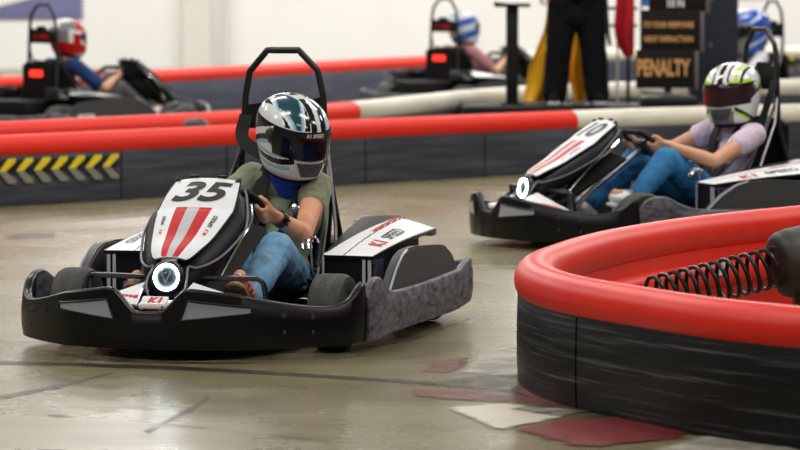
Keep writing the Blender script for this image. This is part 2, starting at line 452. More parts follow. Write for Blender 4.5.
mark('tyre_mark', [(46, 414.5), (60, 414.8), (74, 417), (60, 417.5), (48, 416)], 'joint_dark')
mark('tyre_mark', [(0, 236), (28, 232), (60, 233), (60, 238), (20, 240), (0, 240)], 'tyre_mark')
mark('tyre_mark', [(335, 345), (420, 333), (470, 318), (470, 321), (420, 340), (350, 352)], 'tyre_mark')
mark('kerb_paint', [(418, 372), (436, 360), (472, 356), (470, 366), (450, 374)], 'paint_red_worn')
mark('kerb_paint', [(470, 357), (480, 350), (530, 344), (530, 380), (480, 376), (456, 373)], 'paint_white_worn')
mark('kerb_paint', [(404, 385), (470, 375), (540, 372), (560, 400), (520, 398), (440, 388)], 'tyre_rubber', .0025)
mark('kerb_paint', [(405, 389), (480, 390), (560, 400), (600, 410), (590, 416), (500, 404), (410, 397)], 'paint_red_worn', .003)
mark('kerb_paint', [(505, 390), (520, 386), (560, 398), (585, 408), (550, 406)], 'paint_red', .0033)
mark('kerb_paint', [(442, 408), (500, 404), (560, 408), (590, 412), (540, 424), (505, 431), (486, 429)], 'paint_white', .0035)
mark('kerb_paint', [(500, 410), (540, 403), (620, 416), (600, 424), (560, 420)], 'tyre_rubber', .004)
mark('kerb_paint', [(505, 431), (550, 421), (640, 414), (720, 428), (690, 440), (600, 449), (560, 447)], 'paint_red', .0045)
mark('kerb_paint', [(640, 452), (700, 436), (800, 444), (820, 460), (640, 470)], 'paint_white_worn', .005)

# ------------------------------------------------------------------ barriers
def offset_path(pts, d):
    out = []
    for i, p in enumerate(pts):
        a, b = pts[max(i-1, 0)], pts[min(i+1, len(pts)-1)]
        tx, ty = b[0]-a[0], b[1]-a[1]; l = math.hypot(tx, ty)
        out.append((p[0]+ty/l*d, p[1]-tx/l*d))
    return out

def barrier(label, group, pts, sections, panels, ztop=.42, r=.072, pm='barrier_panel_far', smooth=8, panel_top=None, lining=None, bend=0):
    """pts: centre line, travelled so that the outside is on the right; sections: tube pieces [(from,to,material)] in 0..1; panels: joints in 0..1"""
    S = spline(pts, smooth); n = len(S)-1
    root = empty('track_barrier', (*S[n//2], 0)); tag(root, label, 'barrier', group); d = V((*S[n//2], 0))
    zc = ztop-r; pt = panel_top or zc-.02
    ix = lambda t: int(round(t*n))
    for a, b, m in sections:
        bm = BM(); seg = S[ix(a):ix(b)+1]
        tube(bm, [(x, y, zc) for x, y in seg], r, 20); obj('rail_tube', bm, M[m], root)
    out = offset_path(S, r-.012)
    for a, b in zip(panels, panels[1:]):
        seg = out[ix(a):ix(b)+1]
        # leave a hairline joint between neighbouring panels
        seg = [tuple(x) for x in seg]
        def pull(p, q, e=.006):
            l = math.hypot(q[0]-p[0], q[1]-p[1]); return (p[0]+(q[0]-p[0])*e/l, p[1]+(q[1]-p[1])*e/l)
        seg[0] = pull(seg[0], seg[1]); seg[-1] = pull(seg[-1], seg[-2])
        bm = BM(); wall(bm, [(x, y, .003, pt) for x, y in seg], .02, side=1, sharp=True, bulge=.003); obj('panel', bm, M[pm], root)
    core = offset_path(S, .0)
    bm = BM(); wall(bm, [(x, y, .001, zc-.03) for x, y in core], .03, side=1, sharp=True, bulge=0); obj('core', bm, M['seam'] if not lining else M[lining], root)
    if lining:
        inn = offset_path(S, -.05)
        bm = BM(); wall(bm, [(x, y, .002, zc-.05) for x, y in inn], .012, side=-1, sharp=True, bulge=.0); obj('inner_lining', bm, M[lining], root)
        bm = BM(); tube(bm, [(x, y, .17) for x, y in offset_path(S, -.045)], .05, 14); obj('inner_rail', bm, M[lining], root)
    shift(root, d)
    return root, S

FG = [(2.1, 14.95), (1.54, 14.27), (1.11, 13.7), (.80, 13.12), (.64, 12.7), (.53, 12.32), (.455, 12.0), (.432, 11.68), (.455, 11.38), (.515, 11.12), (.59, 10.93), (.73, 10.64), (.88, 10.36), (1.05, 10.14), (1.27, 9.93), (1.6, 9.68), (2.1, 9.35)]
fg, FS = barrier('curved red topped black barrier end in the front right corner', None, FG, [(0, 1, 'barrier_red')], [0, .3, .615, .9, 1.], ztop=.388, r=.07, pm='barrier_panel', smooth=8, panel_top=.292, lining='barrier_red')

A_PTS = [(-5.2, 17.2), (-3.6, 18.7), (-2.168, 20.01), (-1.56, 20.6), (-.924, 21.32), (-.298, 21.99), (.43, 22.7), (1.119, 23.35), (1.75, 23.85), (2.6, 24.4), (4.4, 25.4), (6., 26.2)]
A_PTS = [(x-.04, y+.055) for x, y in A_PTS]
ba, AS = barrier('long low barrier behind the front kart, red tube with yellow chevrons at its left', None, A_PTS, [(0, 7.02/11, 'barrier_red_far'), (7.03/11, 1, 'barrier_white')],
                 [0, 1.5/11, 3.0/11, 3.9/11, 5.1/11, 6.1/11, 7.03/11, 8.2/11, 9.3/11, 1], ztop=.387, r=.073)
B_PTS = [(-4.9, 19.2), (-3.6, 20.2), (-2.35, 21.5), (-1.1, 23.0), (-.33, 24.6), (.50, 26.85), (1.15, 28.0), (1.78, 28.6), (2.75, 29.1), (4.0, 29.4), (5.6, 29.6)]
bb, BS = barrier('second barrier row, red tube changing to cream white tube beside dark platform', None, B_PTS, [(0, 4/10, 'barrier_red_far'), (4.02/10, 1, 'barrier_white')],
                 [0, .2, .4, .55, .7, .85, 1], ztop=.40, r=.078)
C_PTS = [(-6.2, 27.5), (-4.6, 28.9), (-3.1, 30.4), (-1.55, 33.2), (0., 36.4), (1.2, 38.2), (2.2, 39.5), (3.4, 40.2), (4.9, 41.), (7, 41.8)]
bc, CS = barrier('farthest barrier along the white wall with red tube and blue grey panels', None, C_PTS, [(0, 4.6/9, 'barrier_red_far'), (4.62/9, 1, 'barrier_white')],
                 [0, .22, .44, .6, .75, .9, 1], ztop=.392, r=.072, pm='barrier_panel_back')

def chevrons(root, S, X0, X1, count, zc, h, off, name='chevron_marking', pt=.3):
    """yellow chevrons on a black band along the panel, pointing left"""
    out = offset_path(S, off)
    def at(X):
        for p, q in zip(out, out[1:]):
            if p[0] <= X <= q[0]:
                t = (X-p[0])/(q[0]-p[0]); return V((X, p[1]+(q[1]-p[1])*t, 0)), V((q[0]-p[0], q[1]-p[1], 0)).normalized()
    o = root.matrix_basis.translation
    step = (X1-X0)/count
    def plate(poly, dy, m):
        bm = BM(); vs = []
        for X, z in poly:
            p, t = at(X); nrm = V((t.y, -t.x, 0)); vs.append(bm.verts.new(p+nrm*dy+V((0, 0, z))-o))
        bm.faces.new(vs); return bm
    n = 10
    top = [(X0-.05+(X1-X0+.05)*i/n, pt) for i in range(n+1)]; bot = [(x, zc-.002) for x, _ in top][::-1]
    ob = obj('marking_band', plate(top+bot, .0, None), M['chevron_black'], root, smooth=False)
    for up in (1, -1):
        bm = BM()
        for k in range(count):
            x = X0+step*k
            pl = plate([(x, zc), (x+step*.55, zc+up*h), (x+step*.98, zc+up*h*1.02), (x+step*.98, zc+up*h*.72), (x+step*.42, zc)], .0015, None)
            me = bpy.data.meshes.new('q'); pl.to_mesh(me); pl.free(); bm.from_mesh(me); bpy.data.meshes.remove(me)
        obj(name, bm, M['chevron_yellow' if up > 0 else 'chevron_worn'], root, smooth=False)
chevrons(ba, AS, -2.26, -1.565, 8, .192, .068, .073+.004, pt=.252)
chevrons(bc, CS, 3.9, 4.9, 7, .20, .08, .072+.004, pt=.26)

bl = empty('bollard', (-1.2, 21.75, 0)); tag(bl, 'dark rubber bollard with domed top poking up between the two red barriers', 'bollard')
bm = BM(); lathe(bm, [(.09, .02), (.092, .30), (.092, .335), (.085, .365), (.065, .392), (.035, .405), (.005, .408)], (0, 0, 0), 'Z', 28); obj('shaft', bm, M['rubber'], bl)
bm = BM(); lathe(bm, [(.13, .001), (.13, .014), (.11, .022), (.02, .022)], (0, 0, 0), 'Z', 28); obj('base', bm, M['satin_black'], bl)

# ------------------------------------------------------------------ spring buffer inside the front barrier
d0, d1 = V((.845, 12.27, .215)), V((1.28, 12.42, .305)); ax = (d1-d0).normalized()
sb = empty('spring_buffer', (1.35, 12.45, 0)); tag(sb, 'black coil spring with dark rubber cylinder inside the red barrier bend', 'spring')
q = ax.to_track_quat('Z', 'Y').to_matrix()
bm = BM(); L = (d1-d0).length; turns = 12.5; N = 420
tube(bm, [d0+q @ V((.066*math.cos(2*PI*turns*i/N), .066*math.sin(2*PI*turns*i/N), L*1.0*i/N)) for i in range(N+1)], .0075, 8); obj('spring', bm, M['spring_steel'], sb)
bm = BM(); lathe(bm, [(.02, 0), (.09, 0), (.106, .008), (.115, .028), (.118, .06), (.118, .40), (.108, .43), (.02, .43)], d1-ax*.01, n=40, rot=q); obj('rubber_cylinder', bm, M['rubber'], sb)
for k in (.10, .33):
    bm = BM(); c = d1+ax*k; zt = c.z-.10; box(bm, (c.x, c.y, zt/2), (.08, .14, zt), bev=.006); obj('cradle', bm, M['satin_black'], sb)
bm = BM(); c = d0+ax*.1; box(bm, (c.x, c.y, .082), (.05, .07, .162), bev=.005); obj('spring_support', bm, M['satin_black'], sb)
shift(sb, (1.35, 12.45, 0))
# worn white label on the inner rail
bm = BM(); box(bm, (1.19, 13.63, .2), (.12, .006, .055), Matrix.Rotation(math.radians(62), 3, 'Z')); lb = obj('label_sticker', bm, M['label_white'], None, smooth=False)
lb.parent = fg; lb.location = -fg.location

# ------------------------------------------------------------------ kart (modelled nose towards +x, its left side towards +y)
def mir(poly): return [(x, -y, z) for x, y, z in poly]

PANEL = [(.752, .334, .050), (.738, .343, .070), (.70, .366, .090), (.63, .40, .112), (.56, .444, .129), (.51, .474, .138), (.485, .488, .140), (.44, .522, .136), (.395, .552, .128), (.355, .577, .120), (.345, .58, .112)]
_P = spline(PANEL, 6)
def panel_pt(t, u, lift=0.):
    """t 0 nose .. 1 top, u -1..1 across (left positive)"""
    f = max(0, min(.9999, t))*(len(_P)-1); i = int(f); g = f-i
    a, b = _P[i], _P[i+1]
    x, z, w = (a[k]+(b[k]-a[k])*g for k in range(3))
    tx, tz = b[0]-a[0], b[1]-a[1]; l = math.hypot(tx, tz)
    nx, nz = tz/l, -tx/l
    dz = -.012*abs(u)**2.6
    return V((x+nx*(lift+dz), u*w, z+nz*(lift+dz)))
T_CREASE = 6/10

def make_kart(label, number):
    k = empty('race_kart', (0, 0, 0)); tag(k, label, 'go-kart', 'race karts')
    # --- floor and frame
    bm = BM(); prism(bm, [(.84, -.16), (.84, .16), (.62, .34), (.2, .36), (-.5, .36), (-.8, .3), (-.8, -.3), (-.5, -.36), (.2, -.36), (.62, -.34)], .015, Matrix.Translation((0, 0, .045)))
    obj('floor_pan', bm, M['matte_black'], k, smooth=False)
    fr = BM()
    for s in (1, -1):
        tube(fr, spline([(.86, .12*s, .075), (.72, .3*s, .075), (.3, .34*s, .075), (-.4, .36*s, .075), (-.88, .34*s, .09)], 5), .015, 8)
        tube(fr, [(.405, .2*s, .12), (.405, .43*s, .12)], .014, 8)
    tube(fr, [(-.7, -.44, .135), (-.7, .44, .135)], .018, 10)
    for x in (.86, -.88): tube(fr, [(x, -.36 if x < 0 else -.12, .08), (x, .36 if x < 0 else .12, .08)], .014, 8)
    obj('frame', fr, M['satin_black'], k)
    # --- wheels
    for x, y, r, w in ((.405, .468, .132, .12), (.405, -.468, .132, .12), (-.7, .455, .135, .17), (-.7, -.455, .135, .17)):
        bm = BM(); h = w/2
        lathe(bm, [(r*.56, -h*.8), (r*.8, -h), (r*.93, -h*.93), (r*.985, -h*.7), (r, -h*.4), (r, h*.4), (r*.985, h*.7), (r*.93, h*.93), (r*.8, h), (r*.56, h*.8), (r*.56, -h*.8)], (x, y, r), 'Y', 40, close=False)
        wh = obj('wheel', bm, M['tyre'], k)
        bm = BM(); lathe(bm, [(r*.2, -h*.75), (r*.5, -h*.7), (r*.57, -h*.82), (r*.57, h*.82), (r*.5, h*.7), (r*.2, h*.75)], (x, y, r), 'Y', 28)
        obj('rim', bm, M['rim'], wh)
    # --- front bumper: one swept wall with a raised centre cut by a notch
    half = [(0, .972, .172), (.045, .972, .174), (.06, .971, .184), (.118, .964, .243), (.135, .962, .249), (.16, .958, .249), (.23, .938, .240), (.32, .898, .226), (.41, .826, .203), (.485, .752, .186), (.55, .672, .180), (.592, .60, .196), (.608, .54, .232), (.612, .50, .247)]
    full = [(x, -y, .045, z) for y, x, z in half[::-1]]+[(x, y, .045, z) for y, x, z in half[1:]]
    bm = BM(); wall(bm, full, .03, n=4, side=1, bulge=.006)
    fb = obj('front_bumper', bm, M['black_plastic'], k)
    hs = spline([(y, x, z) for y, x, z in half], 8)
    def fx(y):
        for a, b in zip(hs, hs[1:]):
            if a[0] <= y <= b[0] and b[0] > a[0]: return a[1]+(b[1]-a[1])*(y-a[0])/(b[0]-a[0])
        return hs[-1][1]
    for s in (1, -1):   # grey windows left and right of the notch
        def win(u, v, s=s, g=.0095, k0=0.):
            y = .118+u*.222
            zl = .144+.022*u; zh = .213-.026*u
            if u < .16: y += (v)*.024*(1-u/.16)
            return (fx(y)+g, y*s, zl+(zh-zl)*v)
        bm = BM(); grid(bm, win, 16, 4, .004, flip=(s < 0)); ins = obj('bumper_insert', bm, M['insert_grey'], fb)
        edge = [win(i/12, 0) for i in range(13)]+[win(1, j/3) for j in range(1, 4)]+[win(1-i/12, 1) for i in range(1, 13)]+[win(0, 1-j/3) for j in range(1, 3)]
        bm = BM(); tube(bm, edge, .0038, 6, closed=True); obj('insert_rim', bm, M['satin_black'], fb)
        for y, z in ((.425, .10), (.425, .155), (.5, .095), (.5, .145)):
            bm = BM(); lathe(bm, [(.009, 0), (.008, .004), (.003, .005)], (fx(y)+.004, y*s, z), 'X', 12); obj('bolt', bm, M['dark_grey'], fb)
    # --- side and rear bumpers (scuffed)
    for s in (1, -1):
        p = [(.50, .622, .045, .2), (.46, .628, .045, .243), (.40, .63, .045, .256), (.34, .628, .045, .246), (.27, .622, .045, .214), (.18, .616, .045, .192), (0, .613, .045, .184), (-.3, .612, .045, .184), (-.6, .612, .045, .19), (-.72, .612, .05, .195), (-.86, .608, .06, .222), (-.93, .598, .07, .222)]
        bm = BM(); wall(bm, [(x, y*s, a, b) for x, y, a, b in p], .028, n=4, side=s, bulge=.005)
        sbp = obj('side_bumper', bm, M['scuffed_plastic'], k)
        bm = BM(); lathe(bm, [(.016, 0), (.016, .004), (.005, .004)], (-.86, s*.610 if s > 0 else s*.614, .135), 'Y', 16); obj('bolt_hole', bm, M['ink_black'], sbp)
        # tall plate inside the side bumper
        poly = [(.13, .07), (.125, .185), (.05, .25), (-.03, .295), (-.09, .31), (-.22, .314), (-.55, .296), (-.62, .287), (-.70, .255), (-.752, .215), (-.80, .15), (-.80, .07)]
        bm = BM(); prism(bm, poly, .034, Matrix.Translation((0, s*.585 if s > 0 else s*.551, 0)) @ Matrix.Rotation(PI/2, 4, 'X'), bev=.006)
        sp_ = obj('side_plate', bm, M['plate_grey'], k)
        bm = BM(); tube(bm, [(x, s*.588, z) for x, z in poly[1:5]], .005, 6); obj('edge_trim', bm, M['insert_grey'], sp_)
    bm = BM(); wall(bm, [(-.93, .598, .07, .222), (-.955, .55, .06, .21), (-.965, .3, .05, .19), (-.965, -.3, .05, .19), (-.955, -.55, .06, .21), (-.93, -.598, .07, .222)], .03, n=5, side=1)
    obj('rear_bumper', bm, M['scuffed_plastic'], k)
    # --- nose: black shroud, number panel
    def shroud(u, v):
        secs = [(.755, .20, .25, .05), (.745, .19, .285, .075), (.71, .22, .33, .105), (.63, .26, .385, .14), (.54, .32, .44, .165), (.46, .38, .49, .172), (.39, .42, .54, .15), (.35, .46, .56, .12)]
        f = u*(len(secs)-1); i = min(int(f), len(secs)-2); g = f-i
        x, zl, zh, w = (secs[i][m]+(secs[i+1][m]-secs[i][m])*g for m in range(4))
        a = PI*2*v
        ca, sa = math.cos(a), math.sin(a)
        y = w*(abs(ca)**.6)*(1 if ca > 0 else -1); zz = (zl+zh)/2+(zh-zl)/2*(abs(sa)**.75)*(1 if sa > 0 else -1)
        return (x, y, zz)
    bm = BM(); grid(bm, shroud, 21, 32); bmesh.ops.remove_doubles(bm, verts=bm.verts[:], dist=1e-5); bmesh.ops.holes_fill(bm, edges=bm.edges[:])
    nose = obj('nose_fairing', bm, M['navy_gloss'], k)
    for s in (1, -1):
        pts = [panel_pt(t, s*1.0, -.012)+V((0, s*(.012+.03*math.sin(PI*min(1, t*1.1))), -.012-.035*math.sin(PI*t))) for t in [i/14 for i in range(15)]]
        pts = [V((.79, s*.06, .20)), V((.785, s*.072, .25))]+pts
        bm = BM(); tube(bm, spline(pts, 3), .0045, 6); obj('trim_line', bm, M['mid_grey'], nose)
        pts = [V((.62, s*.12, .20)), V((.60, s*.13, .26)), V((.50, s*.172, .385)), V((.43, s*.182, .44)), V((.36, s*.158, .49))]
        bm = BM(); tube(bm, spline(pts, 5), .006, 6); obj('trim_line', bm, M['chrome'], nose)
    def pmf(u, v):
        if u < 0: return 3
        y = (v*2-1)
        if abs(y) > .955 or u < .035: return 3
        if u < T_CREASE-.005 and u > .05:
            if -.50 < y < -.20 or .12 < y < .43: return 1
            if -.20 <= y <= .12: return 2
        return 0
    bm = BM(); grid(bm, lambda u, v: panel_pt(u, v*2-1), 60, 88, .012, pmf, flip=True)
    pan = obj('number_panel', bm, [M['white_gloss'], M['red_gloss'], M['stripe_grey'], M['black_gloss']], k, angle=30)
    bm = text_bm(number, .125, shear=.28, bold=.03, sx=1.12)
    bmesh.ops.triangulate(bm, faces=bm.faces[:]); bmesh.ops.subdivide_edges(bm, edges=[e for e in bm.edges if e.calc_length() > .02], cuts=2, use_grid_fill=True)
    for v in bm.verts:
        v.co = panel_pt(.755+v.co.y/.62, (v.co.x+.004)/.132, .0022)
    obj('number', bm, M['ink_black'], pan, smooth=False)
    for u0, h in ((.66, .017), (-.72, .013)):
        for word, dt, c in (('K1', -.07, 'ink_red'), ('SPEED', .012, 'ink_black')):
            bm = text_bm(word, h, shear=.25, bold=.02)
            for v in bm.verts:
                a = v.co.copy(); t = .40+dt+(a.x if u0 > 0 else -a.x*0+a.x)*1.55; u = u0-a.y*7.2-(t-.4)*(.0)
                v.co = panel_pt(t, u, .002)
            obj('logo', bm, M[c], pan, smooth=False)
    # top cap slots
    for y in (-.05, .05):
        bm = BM(); box(bm, (.345, y, .585), (.010, .035, .010), bev=.003); obj('cap_slot', bm, M['ink_black'], pan)
    # --- headlight
    R = Matrix.Rotation(math.radians(-8), 3, 'Y')
    bm = BM(); lathe(bm, [(.02, -.05), (.056, -.05), (.058, .0), (.052, .008), (.036, .008), (.03, -.002), (.005, -.004)], (.775, 0, .27), 'X', 40, rot=R)
    hl = obj('headlight', bm, M['black_gloss'], k)
    bm = BM(); lathe(bm, [(.0365, .006), (.0385, .011), (.0445, .012), (.0475, .006)], (.775, 0, .27), 'X', 48, rot=R, close=False); obj('light_ring', bm, M['lamp_ring'], hl)
    bm = BM(); lathe(bm, [(.037, .004), (.03, .010), (.015, .014), (.003, .015)], (.775, 0, .27), 'X', 40, rot=R); lc = obj('lens', bm, M['lamp_core'], hl)
    bm = BM()
    for s in (1, -1): tube(bm, [(.791, 0, .254), (.787, s*.016, .290)], .0032, 6)
    obj('lens_mark', bm, M['mid_grey'], hl)
    # blue grey plate between lamp and panel
    bm = BM(); box(bm, (.752, 0, .322), (.03, .058, .012), Matrix.Rotation(math.radians(50), 3, 'Y'), bev=.004); obj('lamp_hood', bm, M['vent_blue'], nose)
    # --- white nose cone in the notch with red mark, and the white wings
    bm = BM(); prism(bm, [(.945, -.042), (.945, .042), (.86, .066), (.80, .066), (.80, -.066), (.86, -.066)], .02, Matrix.Translation((0, 0, .176)) , bev=.005)
    bm2 = BM(); prism(bm2, [(.94, -.044), (.94, .044), (.84, .06), (.84, -.06)], .012, Matrix.Translation((.0, 0, .0)))
    bm2.free()
    nc = obj('nose_cone', bm, M['white_gloss'], k)
    bm = BM(); box(bm, (.90, 0, .198), (.012, .092, .045), Matrix.Rotation(math.radians(-50), 3, 'Y'), bev=.004); obj('nose_plate', bm, M['white_gloss'], nc)
    text_obj('logo', 'K1', .030, M['ink_red'], (.9045, .004, .2045), (0, 1, 0), (-.766, 0, .643), nc, shear=.2, bold=.06, sx=1.2)
    bm = BM(); tube(bm, spline([(.938, -.045, .186), (.942, 0, .178), (.938, .045, .186)], 5), .004, 6); obj('trim_line', bm, M['ink_red'], nc)
    for s in (1, -1):
        P0 = [(.84, .07, .205), (.80, .105, .258), (.74, .14, .268), (.66, .25, .262), (.70, .31, .245), (.80, .325, .208), (.90, .2, .195)]
        def wing(u, v, s=s):
            a = V((.88, .075, .186)).lerp(V((.80, .34, .178)), u); b = V((.75, .085, .252)).lerp(V((.68, .33, .168)), u)
            p = a.lerp(b, v); p.z += .008*math.sin(PI*v); return (p.x, p.y*s, p.z)
        def wm(u, v):
            if u < 0: return 0
            return 1 if abs(v-.25-.55*u) < .055 else 0
        bm = BM(); grid(bm, wing, 28, 24, .01, wm, flip=(s < 0)); obj('nose_wing', bm, [M['white_gloss'], M['red_gloss']], k)
        # leg shield beside the column
        def shield(u, v, s=s):
            a = V((.68, .075, .2)).lerp(V((.64, .15, .19)), u); b = V((.40, .13, .43)).lerp(V((.34, .2, .40)), u); return (lambda p: (p.x, p.y*s, p.z))(a.lerp(b, v))
        bm = BM(); grid(bm, shield, 6, 8, .02, flip=(s > 0)); obj('leg_shield', bm, M['matte_black'], k)
        # pedal, and the guard bar in front of the foot
        bm = BM(); box(bm, (.635, s*.18, .16), (.012, .07, .16), Matrix.Rotation(math.radians(-12), 3, 'Y'), bev=.004); obj('pedal', bm, M['dark_grey'], k)
        bm = BM(); tube(bm, spline([(.70, s*.03, .262), (.70, s*.12, .264), (.70, s*.27, .266), (.695, s*.30, .262), (.685, s*.315, .235), (.67, s*.318, .13), (.66, s*.318, .08)], 4), .0095, 8); obj('pedal_guard', bm, M['satin_black'], k)
    # --- steering
    ctr = V((.135, 0, .455)); n = V((-.72, 0, .69)).normalized(); up = V((0, 1, 0)).cross(n).normalized()
    if up.z < 0: up = -up
    ring = []
    for i in range(48):
        a = 2*PI*i/48; c_, s_ = math.cos(a), math.sin(a)
        r = .128*(1 if s_ < .72 else .72/s_*1.0+.0)
        ring.append(ctr+V((0, 1, 0))*r*c_+up*r*s_)
    bm = BM(); tube(bm, ring, .0145, 10, closed=True); sw = obj('steering_wheel', bm, M['matte_black'], k)
    bm = BM(); box(bm, ctr-n*.012, (.09, .1, .03), Matrix((up, V((0, 1, 0)), n)).transposed(), bev=.008)
    for a in (90, 210, 330):
        a = math.radians(a); tube(bm, [ctr-n*.01, ctr+V((0, 1, 0))*.124*math.cos(a)-up*.124*math.sin(a)], .009, 8)
    obj('wheel_hub', bm, M['dark_grey'], sw)
    bm = BM(); tube(bm, [ctr-n*.02, V((.42, 0, .25)), V((.55, 0, .13))], .013, 10); obj('steering_column', bm, M['steel'], k)
    # --- bucket seat
    cl = spline([(.02, .105, .17, .05), (-.1, .085, .185, .07), (-.24, .08, .195, .10), (-.36, .115, .2, .14), (-.42, .21, .205, .15), (-.455, .34, .205, .13), (-.48, .47, .19, .09), (-.492, .55, .165, .05), (-.497, .585, .12, .02)], 4)
    def seat(u, v):
        f = u*(len(cl)-1); i = min(int(f), len(cl)-2); g = f-i
        x, z, w, h = (cl[i][m]+(cl[i+1][m]-cl[i][m])*g for m in range(4))
        tx, tz = cl[i+1][0]-cl[i][0], cl[i+1][1]-cl[i][1]; l = math.hypot(tx, tz); nx, nz = tz/l, -tx/l
        a = (v*2-1); rise = h*max(0, (abs(a)-.45)/.55)**1.6
        return (x+nx*rise, w*a if abs(a) < .8 else w*(.8+(abs(a)-.8)*.9)*(1 if a > 0 else -1), z+nz*rise)
    bm = BM(); grid(bm, seat, 34, 28, .014, flip=False); st = obj('seat', bm, M['matte_black'], k)
    for s in (0, 1):
        bm = BM(); tube(bm, [seat(i/40, s) for i in range(6, 41)], .008, 7); obj('seat_edge', bm, M['mid_grey'] if s else M['satin_black'], st)
    # --- roll bar, head rest, stays
    rb = [(-.60, -.215, .08), (-.55, -.2, .3), (-.5, -.168, .58), (-.5, -.150, .84), (-.5, -.134, .925), (-.5, -.066, 1.003), (-.5, .055, 1.003), (-.5, .128, .93), (-.5, .148, .84), (-.5, .165, .58), (-.55, .2, .3), (-.60, .215, .08)]
    P = []
    for i, p in enumerate(rb):   # crisp bends: two points per bend
        if 0 < i < len(rb)-1:
            a, b = V(rb[i-1]), V(rb[i+1]); p = V(p); P += [p+(a-p).normalized()*.014, p, p+(b-p).normalized()*.014]
        else: P.append(V(p))
    bm = BM(); tube(bm, P, .0125, 12); obj('roll_bar', bm, M['satin_black'], k)
    bm = BM(); prism(bm, [(-.150, .715), (.150, .715), (.150, .835), (.075, .815), (.055, .845), (-.03, .845), (-.05, .815), (-.150, .80)], .02, Matrix(((0, 0, 1, -.512), (1, 0, 0, 0), (0, 1, 0, 0), (0, 0, 0, 1))), bev=.004)
    hr = obj('headrest_plate', bm, M['matte_black'], k)
    text_obj('logo', 'K1 SPEED', .032, M['ink_red'], (-.5145, 0, .765), (0, -1, 0), (0, 0, 1), hr, shear=.2, bold=.02)
    for s in (1, -1):
        sm = M['chrome'] if s > 0 else M['satin_black']
        bm = BM(); tube(bm, spline([(-.49, s*.160, .66), (-.40, s*.195, .50), (-.28, s*.225, .35), (-.12, s*.25, .2), (-.06, s*.26, .09)], 5), .008, 8); obj('seat_stay', bm, sm, k)
        bm = BM(); tube(bm, [(-.5, s*.158, .70), (-.47, s*.185, .56), (-.36, s*.24, .36), (-.3, s*.27, .09)], .007, 8); obj('seat_stay', bm, M['steel'] if s > 0 else sm, k)
    # chrome hook beside the seat on the left
    bm = BM()
    for dy in (0, .022): tube(bm, spline([(.03, .238+dy, .315), (.02, .234+dy, .335), (.005, .24+dy, .352), (-.02, .252+dy, .35), (-.03, .256+dy, .335)], 4), .005, 8)
    tube(bm, [(.02, .234, .335), (.02, .256, .335)], .005, 8); tube(bm, [(-.02, .252, .345), (-.03, .27, .1)], .005, 8)
    obj('belt_guide', bm, M['chrome'], k)
    # --- rear drive case and tail light
    bm = BM(); box(bm, (-.71, 0, .2), (.34, .5, .2), bev=.03); obj('drive_case', bm, M['matte_black'], k)
    bm = BM(); prism(bm, [(-.16, .28), (.16, .28), (.175, .55), (.12, .575), (-.12, .575), (-.175, .55)], .03, Matrix(((0, 0, 1, -.56), (1, 0, 0, 0), (0, 1, 0, 0), (0, 0, 0, 1))), bev=.006); bk = obj('rear_cover', bm, M['matte_black'], k)
    bm = BM(); box(bm, (-.566, 0, .49), (.02, .14, .05), bev=.008); obj('tail_light', bm, M['tail_red'], k)
    # --- side pods
    for s in (1, -1):
        I0, O0 = V((.03, .315, .296)), V((.045, .505, .296)); I1, O1 = V((-.55, .285, .392)), V((-.68, .53, .345))
        def top(u, v, s=s, lift=0.):
            p = (I0.lerp(I1, u)).lerp(O0.lerp(O1, u), v); p.z += .018*math.sin(PI*min(1, v))*(u)+.008*math.sin(PI*u)+lift; return (p.x, p.y*s, p.z)
        def pmat(u, v):
            if u < 0: return 1
            if v < .47*u**.9 and u > .06: return 1
            if abs(v-(.40+.13*u)) < .014 : return 1
            if u > .55 and abs(v-(.36+.12*u)) < .03: return 2
            if v > .97 or u > .985: return 1
            return 0
        bm = BM(); grid(bm, top, 72, 72, .014, pmat, flip=(s > 0)); pod = obj('side_pod', bm, [M['white_gloss'], M['black_gloss'], M['red_gloss']], k)
        prof = [(.02, .315), (.034, .495), (-.06, .5), (-.2, .485), (-.60, .485), (-.55, .29)]
        bm = BM(); lo = [bm.verts.new((x, y*s, .085)) for x, y in prof]; zt = [.283, .284, .288, .298, .326, .372]
        hi = [bm.verts.new((x, y*s, z)) for (x, y), z in zip(prof, zt)]
        bm.faces.new(lo); bm.faces.new(hi)
        for i in range(6): bm.faces.new((lo[i], lo[(i+1) % 6], hi[(i+1) % 6], hi[i]))
        obj('pod_body', bm, M['navy_gloss'], pod, smooth=False)
        for t0, t1 in ((.80, .87), (.91, .985)):
            bm = BM(); a = V((.025, .315, 0)).lerp(V((.036, .498, 0)), t0); b = V((.025, .315, 0)).lerp(V((.036, .498, 0)), t1)
            box(bm, ((a.x+b.x)/2+.003, s*(a.y+b.y)/2, .195), (.006, (b-a).length*.85, .18), Matrix.Rotation(-math.atan2((b.x-a.x), (b.y-a.y))*s, 3, 'Z')); obj('edge_strip', bm, M['stripe_grey'], pod, smooth=False)
        bm = BM(); a = V((.026, .315, 0)); tube(bm, [(a.x+.003, a.y*s, .29), (a.x+.003, a.y*s, .1)], .004, 6)
        obj('pod_edge', bm, M['stripe_grey'], pod, smooth=False)
        bm = BM()
        for i in range(4): box(bm, (.016-.027*i, s*.500, .19), (.013, .014, .15), bev=.003)
        box(bm, (-.02, s*.499, .274), (.11, .012, .012)); obj('vent', bm, M['vent_blue'], pod, smooth=False)
        for word, u0, h, c in (('K1', .30, .055, 'ink_red'), ('SPEED', .56, .042, 'ink_black')):
            if s < 0: u0 = .86-u0
            bm = text_bm(word, h, shear=.15, bold=.03 if word == 'K1' else .015, sx=1.1)
            for v in bm.verts: v.co = top(u0+s*v.co.x/.66, .74-v.co.y/.215, lift=.0025)
            obj('logo', bm, M[c], pod, smooth=False)
